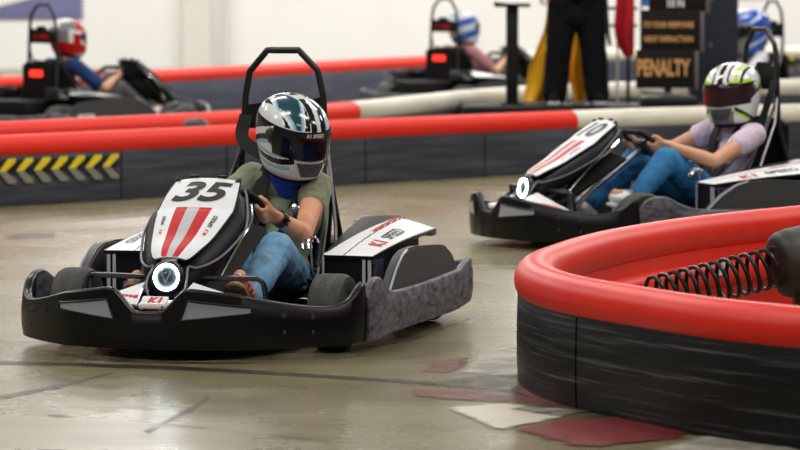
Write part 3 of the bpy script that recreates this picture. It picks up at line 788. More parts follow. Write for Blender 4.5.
        # small latch blocks at the rear of the pod
        bm = BM(); box(bm, (-.715, s*.49, .330), (.05, .05, .03), bev=.006); obj('pod_latch', bm, M['mid_grey'], pod)
        # black end cover behind the pod by the seat
        bm = BM(); box(bm, (-.62, s*.33, .33), (.16, .16, .09), Matrix.Rotation(.25, 3, 'Y'), bev=.012); obj('engine_cover', bm, M['black_gloss'], k)
        bm = BM(); tube(bm, [(-.545, s*.255, .375), (-.545, s*.40, .378), (-.69, s*.41, .35)], .004, 6); obj('trim_line', bm, M['stripe_grey'], k)
    return k

def helmet(parent, c, yaw, pitch, roll, pat, mats, vis, sc=1.0, nseg=132, strip=True, chin='mesh_vent', nz=72):
    """full-face helmet: shell, padded neck roll, visor, chin vent"""
    R = Matrix.Rotation(yaw, 3, 'Z') @ Matrix.Rotation(pitch, 3, 'Y') @ Matrix.Rotation(roll, 3, 'X')
    lev = spline([(-.140, .135, -.080, .094), (-.120, .160, -.100, .106), (-.085, .167, -.122, .116), (-.045, .160, -.142, .125), (.0, .153, -.154, .129), (.045, .145, -.155, .128), (.085, .122, -.140, .114), (.115, .088, -.108, .086), (.133, .048, -.066, .05), (.1395, .012, -.03, .02)], 5)
    def P(th, f, off=0.):
        f = max(0, min(.99999, f))*(len(lev)-1); i = int(f); g = f-i
        z, xf, xr, w = (lev[i][m]+(lev[i+1][m]-lev[i][m])*g for m in range(4))
        mx, hx = (xf+xr)/2, (xf-xr)/2; ca, sa = math.cos(th), math.sin(th); e = .92
        x = mx+(hx+off)*abs(ca)**e*(1 if ca > 0 else -1); y = (w+off)*abs(sa)**e*(1 if sa > 0 else -1)
        return x, y, z
    def W(p): return V(c)+R @ (V(p)*sc)
    def port(th, z, gr=0.):
        a = abs(math.degrees(th))
        lo = -.044+.034*(a/72)**2; hi = .047-.014*(a/72)**2
        return a < 69+gr*300 and lo-gr < z < hi+gr
    bm = BM(); vs = []
    for j in range(nz+1): vs.append([bm.verts.new(W(P(-PI+2*PI*i/nseg, j/nz))) for i in range(nseg)])
    for j in range(nz):
        for i in range(nseg):
            th = -PI+2*PI*(i+.5)/nseg; x, y, z = P(th, (j+.5)/nz)
            if port(th, z): continue
            f = bm.faces.new((vs[j][i], vs[j][(i+1) % nseg], vs[j+1][(i+1) % nseg], vs[j+1][i])); f.material_index = pat(th, x, y, z)
    bm.faces.new(vs[nz])
    for v in [v for v in bm.verts if not v.link_faces]: bm.verts.remove(v)
    h = obj('helmet', bm, [M[m] for m in mats], parent)
    md = h.modifiers.new('thickness', 'SOLIDIFY'); md.thickness = .008*sc; md.offset = -1
    bm = BM(); n2 = 56
    g = [[bm.verts.new(W(P(math.radians(-86+172*i/n2), .5, .004)[:2]+(0,))) for i in range(n2+1)] for j in range(0)]
    bm.free(); bm = BM()
    zs = [-.056+.122*j/14 for j in range(15)]
    def fz(z):
        for i in range(len(lev)-1):
            if lev[i][0] <= z <= lev[i+1][0]: return (i+(z-lev[i][0])/(lev[i+1][0]-lev[i][0]))/(len(lev)-1)
        return .5
    def vp(u, v):
        a = -76+152*u; q = (a/76)**2
        zl = -.052+.038*q; zh = .058-.018*q; z = zl+(zh-zl)*v
        return W(P(math.radians(a), fz(z), .0045))
    grid(bm, vp, n2, 14, .002*sc, flip=True); vo = obj('visor', bm, M[vis], h)
    if strip:
        bm = BM(); grid(bm, lambda u, v: W(P(math.radians(-44+104*u), fz(.036+.019*v), .0062)), 30, 2, .0008); obj('visor_strip', bm, M['satin_black'], vo)
        bm = BM(); tx = text_bm('K1 SPEED', .0135, shear=.25, bold=.02)
        for v in tx.verts: v.co = W(P(math.radians(2+v.co.x/.150*57.3), fz(.0455+v.co.y), .0078))
        bm.free(); obj('logo', tx, M['label_white'], vo, smooth=False)
    for s in (1, -1):
        bm = BM(); p = P(math.radians(75*s), fz(.012), 0.); rr = Matrix.Rotation(0, 3, 'Z'); lathe(bm, [(.02, 0), (.02, .005), (.016, .008), (.004, .009)] if s > 0 else [(.02, 0), (.02, -.005), (.016, -.008), (.004, -.009)], W((p[0]-.004, p[1], p[2])), 'Y', 20, rot=R); obj('visor_pivot', bm, M['dark_grey'], h)
    bm = BM(); grid(bm, lambda u, v: W(P(math.radians((-26+52*u)*(1-.35*(1-v))), fz(-.112+.052*v), .003)), 16, 6, .003, flip=True); obj('chin_vent', bm, M[chin], h)
    bm = BM(); prof = [W(P(2*PI*i/40, .0, -.016)) for i in range(40)]; tube(bm, prof, .016*sc, 8, closed=True); obj('neck_roll', bm, M['matte_black'], h)
    return h

def hand(bm, wrist, rim, T, n, b, sc=1.):
    """palm, four curled fingers and a thumb closed round a rim point; T along the rim, n from rim towards the wrist, b the way the fingers pass"""
    wrist, rim, T, n, b = V(wrist), V(rim), V(T).normalized(), V(n).normalized(), V(b).normalized()
    for i, (L, r) in enumerate(((.95, .0092), (1.05, .0097), (1.0, .0094), (.82, .0082))):
        o = T*((1.5-i)*.0205*sc)
        k0 = rim+o+n*.033*sc*L+b*.006*sc; k1 = rim+o*1.02+b*.028*sc+n*.010*sc*L; k2 = rim+o*.98+b*.020*sc-n*.019*sc; k3 = rim+o*.95-b*.006*sc-n*.023*sc
        chain(bm, [k0, k1, k2, k3], [r*1.12*sc, r*1.06*sc, r*sc, r*.88*sc])
        chain(bm, [wrist+o*.55, k0], [.0155*sc, .012*sc])
    t0 = wrist.lerp(rim, .35)+T*.022*sc; t1 = rim+T*.046*sc+n*.022*sc-b*.012*sc; t2 = rim+T*.043*sc-n*.006*sc-b*.022*sc; t3 = rim+T*.030*sc-n*.022*sc-b*.010*sc
    chain(bm, [t0, t1, t2, t3], [.015*sc, .0125*sc, .0108*sc, .009*sc])

def head(bm, c, yaw, pitch, sc=1.):
    R = Matrix.Rotation(yaw, 3, 'Z') @ Matrix.Rotation(pitch, 3, 'Y'); c = V(c); w = lambda x, y, z: c+R @ V((x*sc, y*sc, z*sc))
    ell(bm, w(-.01, 0, .02), (.092*sc, .072*sc, .098*sc), R)
    ell(bm, w(.03, 0, -.045), (.058*sc, .054*sc, .062*sc), R)
    capsule(bm, w(.078, 0, .012), w(.098, 0, -.022), .010*sc, .014*sc)
    ell(bm, w(.078, 0, -.088), (.018*sc, .022*sc, .016*sc), R)
    ell(bm, w(.084, 0, -.055), (.010*sc, .024*sc, .008*sc), R)
    for s in (1, -1):
        ell(bm, w(-.005, s*.073, -.01), (.016*sc, .010*sc, .03*sc), R)
        ell(bm, w(.078, s*.034, .028), (.012*sc, .02*sc, .008*sc), R)
    return w

def rider(label, world, J, cloth, leg, skin, shoe, hp, vox=.006, sc=.92, sleeve=.5, scarf=None, group='karting drivers', hairc=None, watch=False):
    """seated driver, joints J in the kart's frame"""
    base = V((-.2, 0, 0))
    loc, rz = world; Rz = Matrix.Rotation(rz, 3, 'Z')
    root = empty('person', V(loc)+Rz @ V((base.x, base.y, .055)), rz); tag(root, label, 'person', group)
    g = {k: V(v) for k, v in J.items() if not isinstance(v, (int, float))}
    P, C, N, H = g['pelvis'], g['chest'], g['neck'], g['head']
    lat = (g['shL']-g['shR']).normalized(); upv = (N-P).normalized(); fwd = lat.cross(upv).normalized(); lat = upv.cross(fwd).normalized()
    RT = Matrix((fwd, lat, upv)).transposed()
    # body
    bm = BM()
    hyaw, hpitch = hp['yaw'], hp['pitch']
    wh = head(bm, H, hyaw, hpitch, sc*.93)
    chain(bm, [N-upv*.03, H-V((0, 0, .04))], [.056*sc, .052*sc])
    ell(bm, C, (.088*sc, .135*sc, .15*sc), RT); ell(bm, P.lerp(C, .45), (.082*sc, .118*sc, .13*sc), RT); ell(bm, P, (.1*sc, .15*sc, .1*sc), RT)
    for s in 'LR':
        sh, el, ha, rim = g['sh'+s], g['el'+s], g['wr'+s], g['rim'+s]
        capsule(bm, N-upv*.03, sh, .045*sc, .048*sc)
        chain(bm, [sh, sh.lerp(el, .45), el], [.05*sc, .046*sc, .037*sc])
        chain(bm, [el, el.lerp(ha, .3), ha], [.037*sc, .039*sc, .025*sc])
        hand(bm, ha, rim, g['T'+s], ha-rim, g['B'+s], sc*1.02)
        hi, kn, an = g['hip'+s], g['kn'+s], g['an'+s]
        chain(bm, [hi, hi.lerp(kn, .5), kn], [.07*sc, .062*sc, .05*sc]); chain(bm, [kn, kn.lerp(an, .35), an], [.05*sc, .048*sc, .032*sc])
        chain(bm, [an, g['toe'+s]], [.034*sc, .026*sc])
    solid('body', bm, vox, M[skin], root, smooth=4)
    for s in (1, -1):
        bm = BM(); ell(bm, wh(.084, s*.034, .008), (.008, .011, .009)); obj('eye', bm, M['eye'], root)
    # shirt
    bm = BM()
    ell(bm, C, (.102*sc, .149*sc, .158*sc), RT); ell(bm, C+fwd*.035*sc+upv*.01, (.085*sc, .12*sc, .075*sc), RT); ell(bm, P.lerp(C, .45), (.096*sc, .132*sc, .14*sc), RT); ell(bm, P+upv*.04, (.105*sc, .155*sc, .09*sc), RT)
    for s in 'LR':
        sh, el = g['sh'+s], g['el'+s]
        capsule(bm, N-upv*.045, sh, .05*sc, .061*sc)
        e = sh.lerp(el, sleeve); chain(bm, [sh, sh.lerp(e, .6), e], [.062*sc, .061*sc, .060*sc])
    solid('shirt', bm, vox, M[cloth], root, smooth=4, wrinkle=.006)
    # trousers
    bm = BM(); ell(bm, P-upv*.01, (.118*sc, .162*sc, .1*sc), RT)
    for s in 'LR':
        hi, kn, an = g['hip'+s], g['kn'+s], g['an'+s]
        chain(bm, [P.lerp(hi, .7), hi, hi.lerp(kn, .5), kn], [.09*sc, .088*sc, .079*sc, .066*sc]); chain(bm, [kn, kn.lerp(an, .35), kn.lerp(an, .92)], [.066*sc, .062*sc, .05*sc])
    solid('jeans', bm, vox, M[leg], root, smooth=5, wrinkle=.008, wscale=14)
    # shoes
    for s in 'LR':
        an, toe = g['an'+s], g['toe'+s]; d = (toe-an).normalized()
        sd = V((0, 1, 0)); u = d.cross(sd).normalized(); u = u if u.dot(g['kn'+s]-an) > 0 else -u
        # the sole faces away from the shin
        heel = an-u*.052*sc-d*.02*sc; tip = toe-u*.02*sc
        bm = BM(); chain(bm, [an+u*.0, heel+u*.025*sc], [.042*sc, .038*sc]); chain(bm, [heel+u*.025*sc, an.lerp(toe, .55)-u*.008*sc, tip], [.038*sc, .04*sc, .030*sc])
        for q in (1, -1): chain(bm, [an.lerp(toe, .35)+sd*q*.012*sc-u*.015*sc, tip+sd*q*.016*sc-d*.012*sc], [.034*sc, .026*sc])
        so = solid('shoe', bm, max(vox*.8, .005), M[shoe], root, smooth=3)
        bm = BM(); Rf = Matrix((d, u.cross(d), u)).transposed(); l = (tip-heel).length+.06*sc
        prof = [(-.5, -.16), (-.47, -.26), (-.3, -.29), (0, -.27), (.25, -.36), (.42, -.3), (.5, -.1), (.5, .1), (.42, .3), (.25, .36), (0, .27), (-.3, .29), (-.47, .26), (-.5, .16)]
        mid = heel.lerp(tip, .5)
        prism(bm, [(x*l, y*.115*sc) for x, y in prof], .02*sc, Matrix.Translation(mid-u*.032*sc) @ Rf.to_4x4(), bev=.004)
        obj('sole', bm, M['sole_tan'] if shoe != 'shoe_white' else M['shoe_white'], so)
        bm = BM()
        for i in range(4):
            q = an.lerp(toe, .25+.16*i)+u*(.034-.003*i)*sc; tube(bm, [q-sd*.02*sc, q+u*.004*sc, q+sd*.02*sc], .0035*sc, 5)
        obj('lace', bm, M['label_white'], so)
    if scarf:
        bm = BM(); chain(bm, [N-upv*.025, N.lerp(H, .3)+fwd*.03, N.lerp(H, .55)+fwd*.035], [.075*sc, .092*sc, .096*sc]); solid('neck_scarf', bm, vox, M[scarf], root, smooth=3, wrinkle=.005, wscale=30)
    if hairc:
        bm = BM(); a = H-V((.06, 0, .05)); chain(bm, [a, a-V((.02, 0, .06)), a+V((-.01, -.03, -.14))], [.05, .04, .025]); solid('hair', bm, vox, M[hairc], root, smooth=2, wrinkle=.004, wscale=50)
    if watch:
        el, ha = g['elL'], g['wrL']; p = el.lerp(ha, .9); d = (ha-el).normalized(); q = d.to_track_quat('Z', 'Y').to_matrix()
        bm = BM(); lathe(bm, [(.027, -.011), (.031, -.011), (.031, .011), (.027, .011), (.027, -.011)], p, n=24, rot=q, close=False); wt = obj('watch_strap', bm, M['watch'], root)
        bm = BM(); f = (V((.94, .3, .2))-d*V((.94, .3, .2)).dot(d)).normalized(); box(bm, p+f*.032, (.03, .026, .01), Matrix((d, f.cross(d), f)).transposed(), bev=.003); obj('watch_face', bm, M['visor_dark'], wt)
    helmet(root, H+V(hp.get('off', (0, 0, .015))), hyaw, hpitch, hp.get('roll', 0), hp['pat'], hp['mats'], hp['vis'], hp.get('sc', 1.), strip=hp.get('strip', True), nseg=hp.get('nseg', 132), nz=hp.get('nz', 72), chin=hp.get('chin', 'mesh_vent'))
    shift(root, (base.x, base.y, .055))
    return root

def harness(kart, J):
    """shoulder belts, lap belt and buckle worn by the driver; they belong to the kart"""
    g = {k: V(v) for k, v in J.items()}
    N, C, P = g['neck'], g['chest'], g['pelvis']; lat = (g['shL']-g['shR']).normalized(); upv = (N-P).normalized(); fwd = lat.cross(upv).normalized()
    def ribbon(nm, pts, w=.045, m='belt'):
        S = [V(p) for p in spline([tuple(p) for p in pts], 6)]; bm = BM(); rows = []
        for i, p in enumerate(S):
            t = (S[min(i+1, len(S)-1)]-S[max(i-1, 0)]).normalized(); nrm = fwd if nm != 'lap_belt' else (fwd+V((0, 0, .8))).normalized()
            sd = t.cross(nrm).normalized()*w/2; nn = sd.cross(t).normalized()*.003
            rows.append([bm.verts.new(p+sd+nn), bm.verts.new(p-sd+nn), bm.verts.new(p-sd-nn), bm.verts.new(p+sd-nn)])
        for a, b in zip(rows, rows[1:]):
            for j in range(4): bm.faces.new((a[j], a[(j+1) % 4], b[(j+1) % 4], b[j]))
        bm.faces.new(rows[0][::-1]); bm.faces.new(rows[-1]); return obj(nm, bm, M[m], kart)
    bk = P.lerp(C, .22)+fwd*.112
    for s, sg in (('L', 1), ('R', -1)):
        a = N+lat*sg*.085+upv*.012
        ribbon('shoulder_belt', [V((-.492, sg*.146, .765)), V((-.46, sg*.146, .67)), a-fwd*.05+upv*.03, a+fwd*.03+upv*.012, C+lat*sg*.075+fwd*.128+upv*.05, C+lat*sg*.05+fwd*.122-upv*.06, bk+lat*sg*.02], .05)
        ribbon('lap_belt', [bk, P+lat*sg*.1+fwd*.125+upv*.03, P+lat*sg*.165+fwd*.05+upv*.01, P+lat*sg*.19-fwd*.05-upv*.03], .045)
    bm = BM(); q = Matrix((lat, upv, lat.cross(upv))).transposed(); box(bm, bk+fwd*.012, (.06, .05, .02), q, bev=.006); b = obj('buckle', bm, M['red_gloss'], kart)
    bm = BM(); tube(bm, spline([bk+fwd*.024+lat*.05+upv*.018, bk+fwd*.026+lat*.034+upv*.012, bk+fwd*.026+lat*.034-upv*.012, bk+fwd*.024+lat*.05-upv*.018], 4), .0045, 6); obj('buckle_tongue', bm, M['label_white'], b)
    p = C+lat*.078+fwd*.134+upv*.02
    bm = BM(); box(bm, p, (.06, .045, .008), q @ Matrix.Rotation(-.5, 3, 'Z'), bev=.004); box(bm, p+fwd*.004-upv*.004, (.04, .012, .008), q @ Matrix.Rotation(-.5, 3, 'Z')); obj('belt_slider', bm, M['chrome'], kart)

# ------------------------------------------------------------------ helmet paint schemes
def pat1(th, x, y, z):
    d = math.degrees(th); a = abs(d)
    if z > .055:
        w = y/.125
        if z > .06 and -.78 < w < -.10 and x > -.09:                          # dark patch over her right temple with teal rim
            e = abs(w+.44)+abs(x-.02)*2.2
            if e < .30: return 2
            if e < .36: return 3
            return 0 if e < .42 else 1
        if -.08 < w < .12: return 1 if x > -.12 else 0
        if .28 < w < .50: return 1
        if .50 <= w < .56: return 3
        return 0
    if z > -.05:
        if a > 70:
            q = z+.0012*(a-70)
            if q < -.012: return 0
            if q < .004: return 3
            if q < .024: return 1
            if q < .05: return 0
            return 1 if a < 130 else 3
        return 1
    t = z+.045*math.sin(math.radians(a))
    if a > 40 and -.066 < t < -.05: return 3
    if a > 30 and -.046 < t < -.024: return 1
    if a < 30 and z > -.068: return 0
    if t > -.02: return 3
    return 0
def pat2(th, x, y, z):
    d = math.degrees(th); a = abs(d)
    if z > .05:
        w = y/.125
        if abs(w) < .10: return 1
        if .26 < abs(w) < .34: return 1
        if .52 < abs(w) < .62 and x > -.06: return 2
        if .70 < abs(w) < .78: return 1
        if z < .068 and 20 < a < 75: return 2
        if .62 < abs(w) < .70 and x < -.04: return 2
        return 0
    if z > -.05:
        if a > 70:
            q = z-.0012*(a-70)
            if -.005 < q < .012: return 2
            if q > .028 or -.03 < q < -.012: return 1
            return 0 if a < 120 else 3
        return 1
    if a < 30: return 3 if z < -.075 else 0
    t = z+.0011*(a-40)
    if -.094 < t < -.082: return 2
    if -.082 <= t < -.066: return 1
    return 0
def pat3(th, x, y, z):
    a = abs(math.degrees(th)); w = y/.125
    if z > .05: return 0 if abs(w) < .45 else (1 if x > -.02 else 2)
    if z > -.05: return 1 if 78 < a < 105 and z < .02 else (2 if a > 120 else 0)
    return 1 if z > -.075-.0006*a or a > 130 else 0
def pat4(th, x, y, z):
    a = abs(math.degrees(th)); q = math.sin(a*.05+z*50)
    if z > .06: return 0 if abs(y) < .05 else (1 if q > 0 else 2)
    return 1 if q > .3 else (2 if q < -.75 else 0)
def pat5(th, x, y, z):
    a = abs(math.degrees(th)); q = math.sin(a*.055-z*40)
    if a < 70 and z < .06: return 2
    if z > .075 and abs(y) < .02: return 1
    return 1 if q > .95 else (2 if q < -.9 else 0)

# ------------------------------------------------------------------ the front kart and its driver
def place(ox, oy, th):
    s, c = math.sin(th), math.cos(th); return (ox, oy, 0), math.atan2(-c, -s)
W1 = place(-.565, 13.13, math.radians(16.3))
k1 = make_kart('front race kart with white nose panel number 35 and red stripes', '35')
def fresh(label):
    return copy_tree(k1)
k2 = copy_tree(k1); k3 = copy_tree(k1); k4 = copy_tree(k1); k5 = copy_tree(k1)
k1.location, k1.rotation_euler = W1[0], (0, 0, W1[1])
RT_ = (.69, 0, .72); FB_ = (.72, 0, -.69)
J1 = dict(pelvis=(-.24, .03, .20), chest=(-.31, .065, .41), neck=(-.27, .105, .555), head=(-.215, .122, .700),
          shL=(-.26, .20, .518), shR=(-.26, -.045, .545), elL=(-.02, .225, .362), elR=(-.07, -.175, .40), wrL=(.082, .165, .428), wrR=(.07, -.155, .435),
          rimL=(.135, .126, .457), rimR=(.135, -.126, .457), TL=RT_, TR=RT_, BL=FB_, BR=FB_,
          hipL=(-.19, .11, .195), hipR=(-.19, -.05, .195), knL=(.20, .195, .325), knR=(.20, -.11, .315), anL=(.50, .192, .175), anR=(.50, -.175, .17), toeL=(.582, .192, .262), toeR=(.582, -.178, .252))
r1 = rider('driver in olive green T-shirt and light jeans steering the front kart, neck scarf blue', W1, J1, 'olive_cloth', 'light_denim', 'skin_tan', 'shoe_red',
           dict(yaw=math.radians(50), pitch=math.radians(20), roll=math.radians(0), nseg=220, nz=120, pat=pat1, mats=['helmet_white', 'helmet_black', 'teal_gloss', 'light_blue', 'helmet_white'], vis='visor', sc=.96), vox=.005, scarf='scarf_blue', watch=True, hairc='hair', sleeve=.28)
harness(k1, J1)

# ------------------------------------------------------------------ second kart, coming round behind the front barrier
W2 = place(1.285, 17.62, math.radians(65))
def setup(k, W, label):
    k.location, k.rotation_euler = W[0], (0, 0, W[1]); k['label'] = label
setup(k2, W2, 'race kart at the right with red striped white nose, driver in lilac top')
def child(k, nm): return [c for c in k.children if c.name.split('.')[0] == nm]
def swap_number(k, txt):
    p = child(k, 'number_panel')[0]
    for c in list(p.children):
        if c.name.startswith('number'):
            if txt is None: bpy.data.objects.remove(c); continue
            bm = text_bm(txt, .125, shear=.28, bold=.03, sx=1.12); bmesh.ops.triangulate(bm, faces=bm.faces[:])
            bmesh.ops.subdivide_edges(bm, edges=[e for e in bm.edges if e.calc_length() > .02], cuts=2, use_grid_fill=True)
            for v in bm.verts: v.co = panel_pt(.755+v.co.y/.62, (v.co.x+.004)/.132, .0022)
            me = bpy.data.meshes.new('number'); bm.to_mesh(me); bm.free(); me.materials.append(M['ink_black']); c.data = me
swap_number(k2, '10')
J2 = dict(pelvis=(-.25, .02, .19), chest=(-.37, .03, .40), neck=(-.36, .035, .545), head=(-.325, .035, .69),
          shL=(-.355, .185, .505), shR=(-.32, -.12, .525), elL=(-.10, .255, .385), elR=(-.12, -.19, .43), wrL=(.075, .165, .455), wrR=(.065, -.16, .455),
          rimL=(.135, .126, .462), rimR=(.135, -.126, .462), TL=RT_, TR=RT_, BL=FB_, BR=FB_,
          hipL=(-.19, .10, .19), hipR=(-.19, -.07, .19), knL=(.11, .17, .395), knR=(.10, -.13, .39), anL=(.30, .20, .215), anR=(.36, -.15, .165), toeL=(.41, .215, .245), toeR=(.48, -.16, .2))
r2 = rider('driver in lilac top and blue jeans at the right, white black and lime helmet', W2, J2, 'lilac_cloth', 'dark_denim', 'skin_light', 'shoe_white',
           dict(yaw=math.radians(36), pitch=math.radians(6), roll=math.radians(4), pat=pat2, mats=['helmet_white', 'helmet_black', 'lime', 'grey_gloss'], vis='visor_red', sc=1.0, strip=False), vox=.007, hairc=None, sleeve=.36)
harness(k2, J2)

# ------------------------------------------------------------------ karts on the far track, turned away to the right
def dark_pods(k, shield):
    for p in child(k, 'side_pod'):
        me = p.data.copy(); p.data = me
        for i, m in enumerate(('black_gloss', 'black_gloss', 'black_gloss')): me.materials[i] = M[m]
        for c in list(p.children):
            if c.name.startswith('logo'): bpy.data.objects.remove(c)
W3 = place(-2.325, 28.1, math.radians(-135.4)); setup(k3, W3, 'dark race kart far left behind the red barriers with red tail light'); swap_number(k3, None); dark_pods(k3, True)
W4 = place(.735, 32.5, math.radians(-135.4)); setup(k4, W4, 'race kart far back at centre against the white wall, driver in pink shirt'); swap_number(k4, None)
W5 = place(2.585, 29.95, math.radians(64)); setup(k5, W5, 'race kart mostly hidden behind pillar and lime helmet, driver wearing blue helmet'); swap_number(k5, None)
for k, sg in ((k3, -1), (k4, -1)):
    bm = BM(); pl = [(-.075, .05), (.075, .05), (.085, 0), (.05, -.045), (.03, -.062), (-.03, -.062), (-.05, -.045), (-.085, 0)]
    prism(bm, pl, .006, Matrix.Translation((-.80, -.628 if sg < 0 else .628, .19)) @ Matrix.Rotation(PI/2, 4, 'X') if False else Matrix.Translation((-.62, -.634, .155)) @ Matrix.Rotation(PI/2, 4, 'X'))
    sh = obj('shield_sticker', bm, M['label_white'], k, smooth=False)
    bm = BM(); prism(bm, [(x*.6, y*.5) for x, y in pl], .003, Matrix.Translation((-.62, -.640, .162)) @ Matrix.Rotation(PI/2, 4, 'X')); obj('mark', bm, M['mid_grey'], sh, smooth=False)

def generic(dy=0., lean=0.):
    return dict(pelvis=(-.25, 0, .19), chest=(-.355+lean, dy*.5, .425), neck=(-.335+lean, dy, .585), head=(-.29+lean, dy, .745),
          shL=(-.335+lean, .15+dy, .545), shR=(-.335+lean, -.15+dy, .545), elL=(-.10, .24, .37), elR=(-.10, -.24, .37), wrL=(.075, .165, .45), wrR=(.075, -.165, .45),
          rimL=(.135, .126, .462), rimR=(.135, -.126, .462), TL=RT_, TR=RT_, BL=FB_, BR=FB_,
          hipL=(-.19, .09, .19), hipR=(-.19, -.09, .19), knL=(.13, .15, .37), knR=(.13, -.15, .37), anL=(.40, .17, .165), anR=(.40, -.17, .165), toeL=(.51, .175, .21), toeR=(.51, -.175, .21))
J3 = generic(0, .03)
r3 = rider('driver in blue and white shirt at far left, white and red helmet', W3, J3, 'blue_cloth', 'grey_cloth', 'skin_light', 'shoe_white',
           dict(yaw=0, pitch=math.radians(8), pat=pat3, mats=['white_gloss', 'red_gloss', 'grey_gloss'], vis='visor_dark', sc=.97, strip=False, nseg=72), vox=.01, sleeve=.7)
J4 = generic(0, .03)
r4 = rider('driver in dusty pink shirt far back at centre, pale blue helmet', W4, J4, 'pink_cloth', 'grey_cloth', 'skin_light', 'shoe_white',
           dict(yaw=0, pitch=math.radians(8), pat=pat4, mats=['pale_blue', 'deep_blue', 'white_gloss'], vis='visor_dark', sc=.97, strip=False, nseg=72), vox=.01, sleeve=.6)
J5 = generic(0, .03)
r5 = rider('driver with shiny blue and grey helmet behind the dark pillar', W5, J5, 'white_cloth', 'grey_cloth', 'skin_light', 'shoe_white',
           dict(yaw=0, pitch=math.radians(4), pat=pat5, mats=['deep_blue', 'white_gloss', 'grey_gloss'], vis='visor_dark', sc=1.3, strip=False, nseg=72), vox=.01)
for r, J, W in ((r3, J3, W3), (r4, J4, W4)):   # pale side panel of the shirt
    for sg in ((-1,)):
        pass
    bm = BM(); C = V(J['chest']); ell(bm, C+V((.02, -.085, -.09)), (.098, .066, .15), Matrix.Rotation(-.25, 3, 'Y'))
    o = solid('shirt_panel', bm, .01, M['white_cloth'], r, smooth=3); o.location = -V((-.2, 0, .055))

# ------------------------------------------------------------------ marshal's platform
pt = empty('marshal_platform', (1.5, 26.1, 0)); tag(pt, 'dark low platform under the marshal between the barriers', 'platform')
bm = BM(); box(bm, (1.50, 26.1, .285), (2.12, .85, .07), bev=.01); obj('deck', bm, M['matte_black'], pt)
for x in (.52, 1.5, 2.5):
    for y in (25.75, 26.45):
        bm = BM(); box(bm, (x, y, .125), (.08, .08, .25)); obj('leg', bm, M['satin_black'], pt, smooth=False)
shift(pt, (1.5, 26.1, 0))
po = empty('flat_topped_post', (.79, 26.08, .32)); tag(po, 'dark steel post with flat top plate standing on platform left of marshal', 'post')
bm = BM(); box(bm, (0, 0, .35), (.085, .085, .68), bev=.008); obj('upright', bm, M['matte_black'], po)
bm = BM(); box(bm, (0, 0, .70), (.25, .16, .025), bev=.004); tube(bm, [(-.13, 0, .715), (0, 0, .70)], .01, 6); obj('top_plate', bm, M['matte_black'], po)
bm = BM(); box(bm, (0, 0, .008), (.16, .16, .014), bev=.003); obj('base_plate', bm, M['matte_black'], po)

pl = empty('dark_pillar', (2.29, 27.1, .0)); tag(pl, 'dark navy pillar beside the penalty sign', 'pillar')
bm = BM(); box(bm, (0, .0, 1.44), (.34, .34, 2.87), bev=.012); obj('shaft', bm, M['pillar'], pl)
bm = BM(); box(bm, (0, 0, .021), (.50, .48, .04), bev=.006); obj('foot_plate', bm, M['pillar'], pl)
for z in (.72, 1.05):
    bm = BM(); lathe(bm, [(.012, 0), (.012, -.008), (.003, -.009)], (-.03, -.171, z), 'Y', 12); obj('bolt', bm, M['mid_grey'], pl)

# penalty sign boards, staggered on a stand
sg = empty('penalty_sign', (1.885, 25.95, .32)); tag(sg, 'stack of black sign boards reading PENALTY in gold letters', 'sign')
def board(cx, cz, w, h, d, lines, nm='sign_board'):
    bm = BM(); box(bm, (cx, d, cz), (w, .03, h), bev=.003); b = obj(nm, bm, M['sign_black'], sg)
    bm = BM(); box(bm, (cx+w/2+.012, d+.02, cz-.01), (.03, .05, h), bev=.003); obj('board_edge', bm, M['sign_edge'], b)
    for txt, z, hh, sx, m in lines: text_obj('lettering', txt, hh, M[m], (cx-.012, d-.0165, z), (1, 0, 0), (0, 0, 1), b, bold=.035, sx=sx)
board(-.025, .255, .41, .27, .0, [('PENALTY', .265, .12, .56, 'gold')])
board(.01, .525, .42, .285, .03, [('ITS YOUR RESPONSE', .565, .042, .70, 'gold'), ('NEXT INFRACTION', .465, .042, .72, 'gold')])
board(.06, .812, .40, .31, .05, [('10 N', .715, .06, .8, 'label_white')])
bm = BM(); box(bm, (.0, .09, .55), (.05, .04, 1.05), bev=.004); obj('upright', bm, M['satin_black'], sg)
bm = BM(); box(bm, (-.01, .02, .075), (.34, .14, .025), Matrix.Rotation(.10, 3, 'Y'), bev=.004); obj('shelf', bm, M['sign_edge'], sg)
bm = BM(); box(bm, (.0, .05, .03), (.40, .26, .06), bev=.006); obj('base', bm, M['satin_black'], sg)
fr_ = empty('flag_rack', (1.55, 26.36, .32)); tag(fr_, 'two horizontal rails left of penalty sign holding red flag', 'rack')
for z, m in ((.675, 'satin_black'), (.552, 'wood')):
    bm = BM(); tube(bm, [(-.09, 0, z), (.14, 0, z)], .011, 8); obj('rail', bm, M[m], fr_)
bm = BM(); box(bm, (.075, .022, .402), (.025, .025, .8)); obj('upright', bm, M['satin_black'], fr_, smooth=False)

def drape(f, nu, nv, m, name, parent=None, thick=.006):
    bm = BM(); grid(bm, f, nu, nv, thick); return obj(name, bm, M[m], parent)
def flag(name, label, x, y, z0, outline, m, folds=3, pole=True):
    """hanging flag: outline rows (z, xl, xr) from top to bottom, folded in depth"""
    r = empty(name, (x, y, z0)); tag(r, label, 'flag', None)
    O = spline(outline, 6)
    def f(u, v):
        q = v*(len(O)-1); i = min(int(q), len(O)-2); g = q-i
        z, a, b = (O[i][k]+(O[i+1][k]-O[i][k])*g for k in range(3))
        return (a+(b-a)*u, .035*math.sin(u*PI*2*folds*.5+v*1.5)*(.3+v)*min(1, (b-a)/.12), z)
    drape(f, 28, 30, m, 'cloth', r)
    if pole:
        bm = BM(); z = max(o[0] for o in outline); xm = outline[0][1]
        tube(bm, [(xm+.01, .06, .0), (xm+.0, .03, z+.25)], .009, 8); obj('pole', bm, M['label_white'], r)
    return r
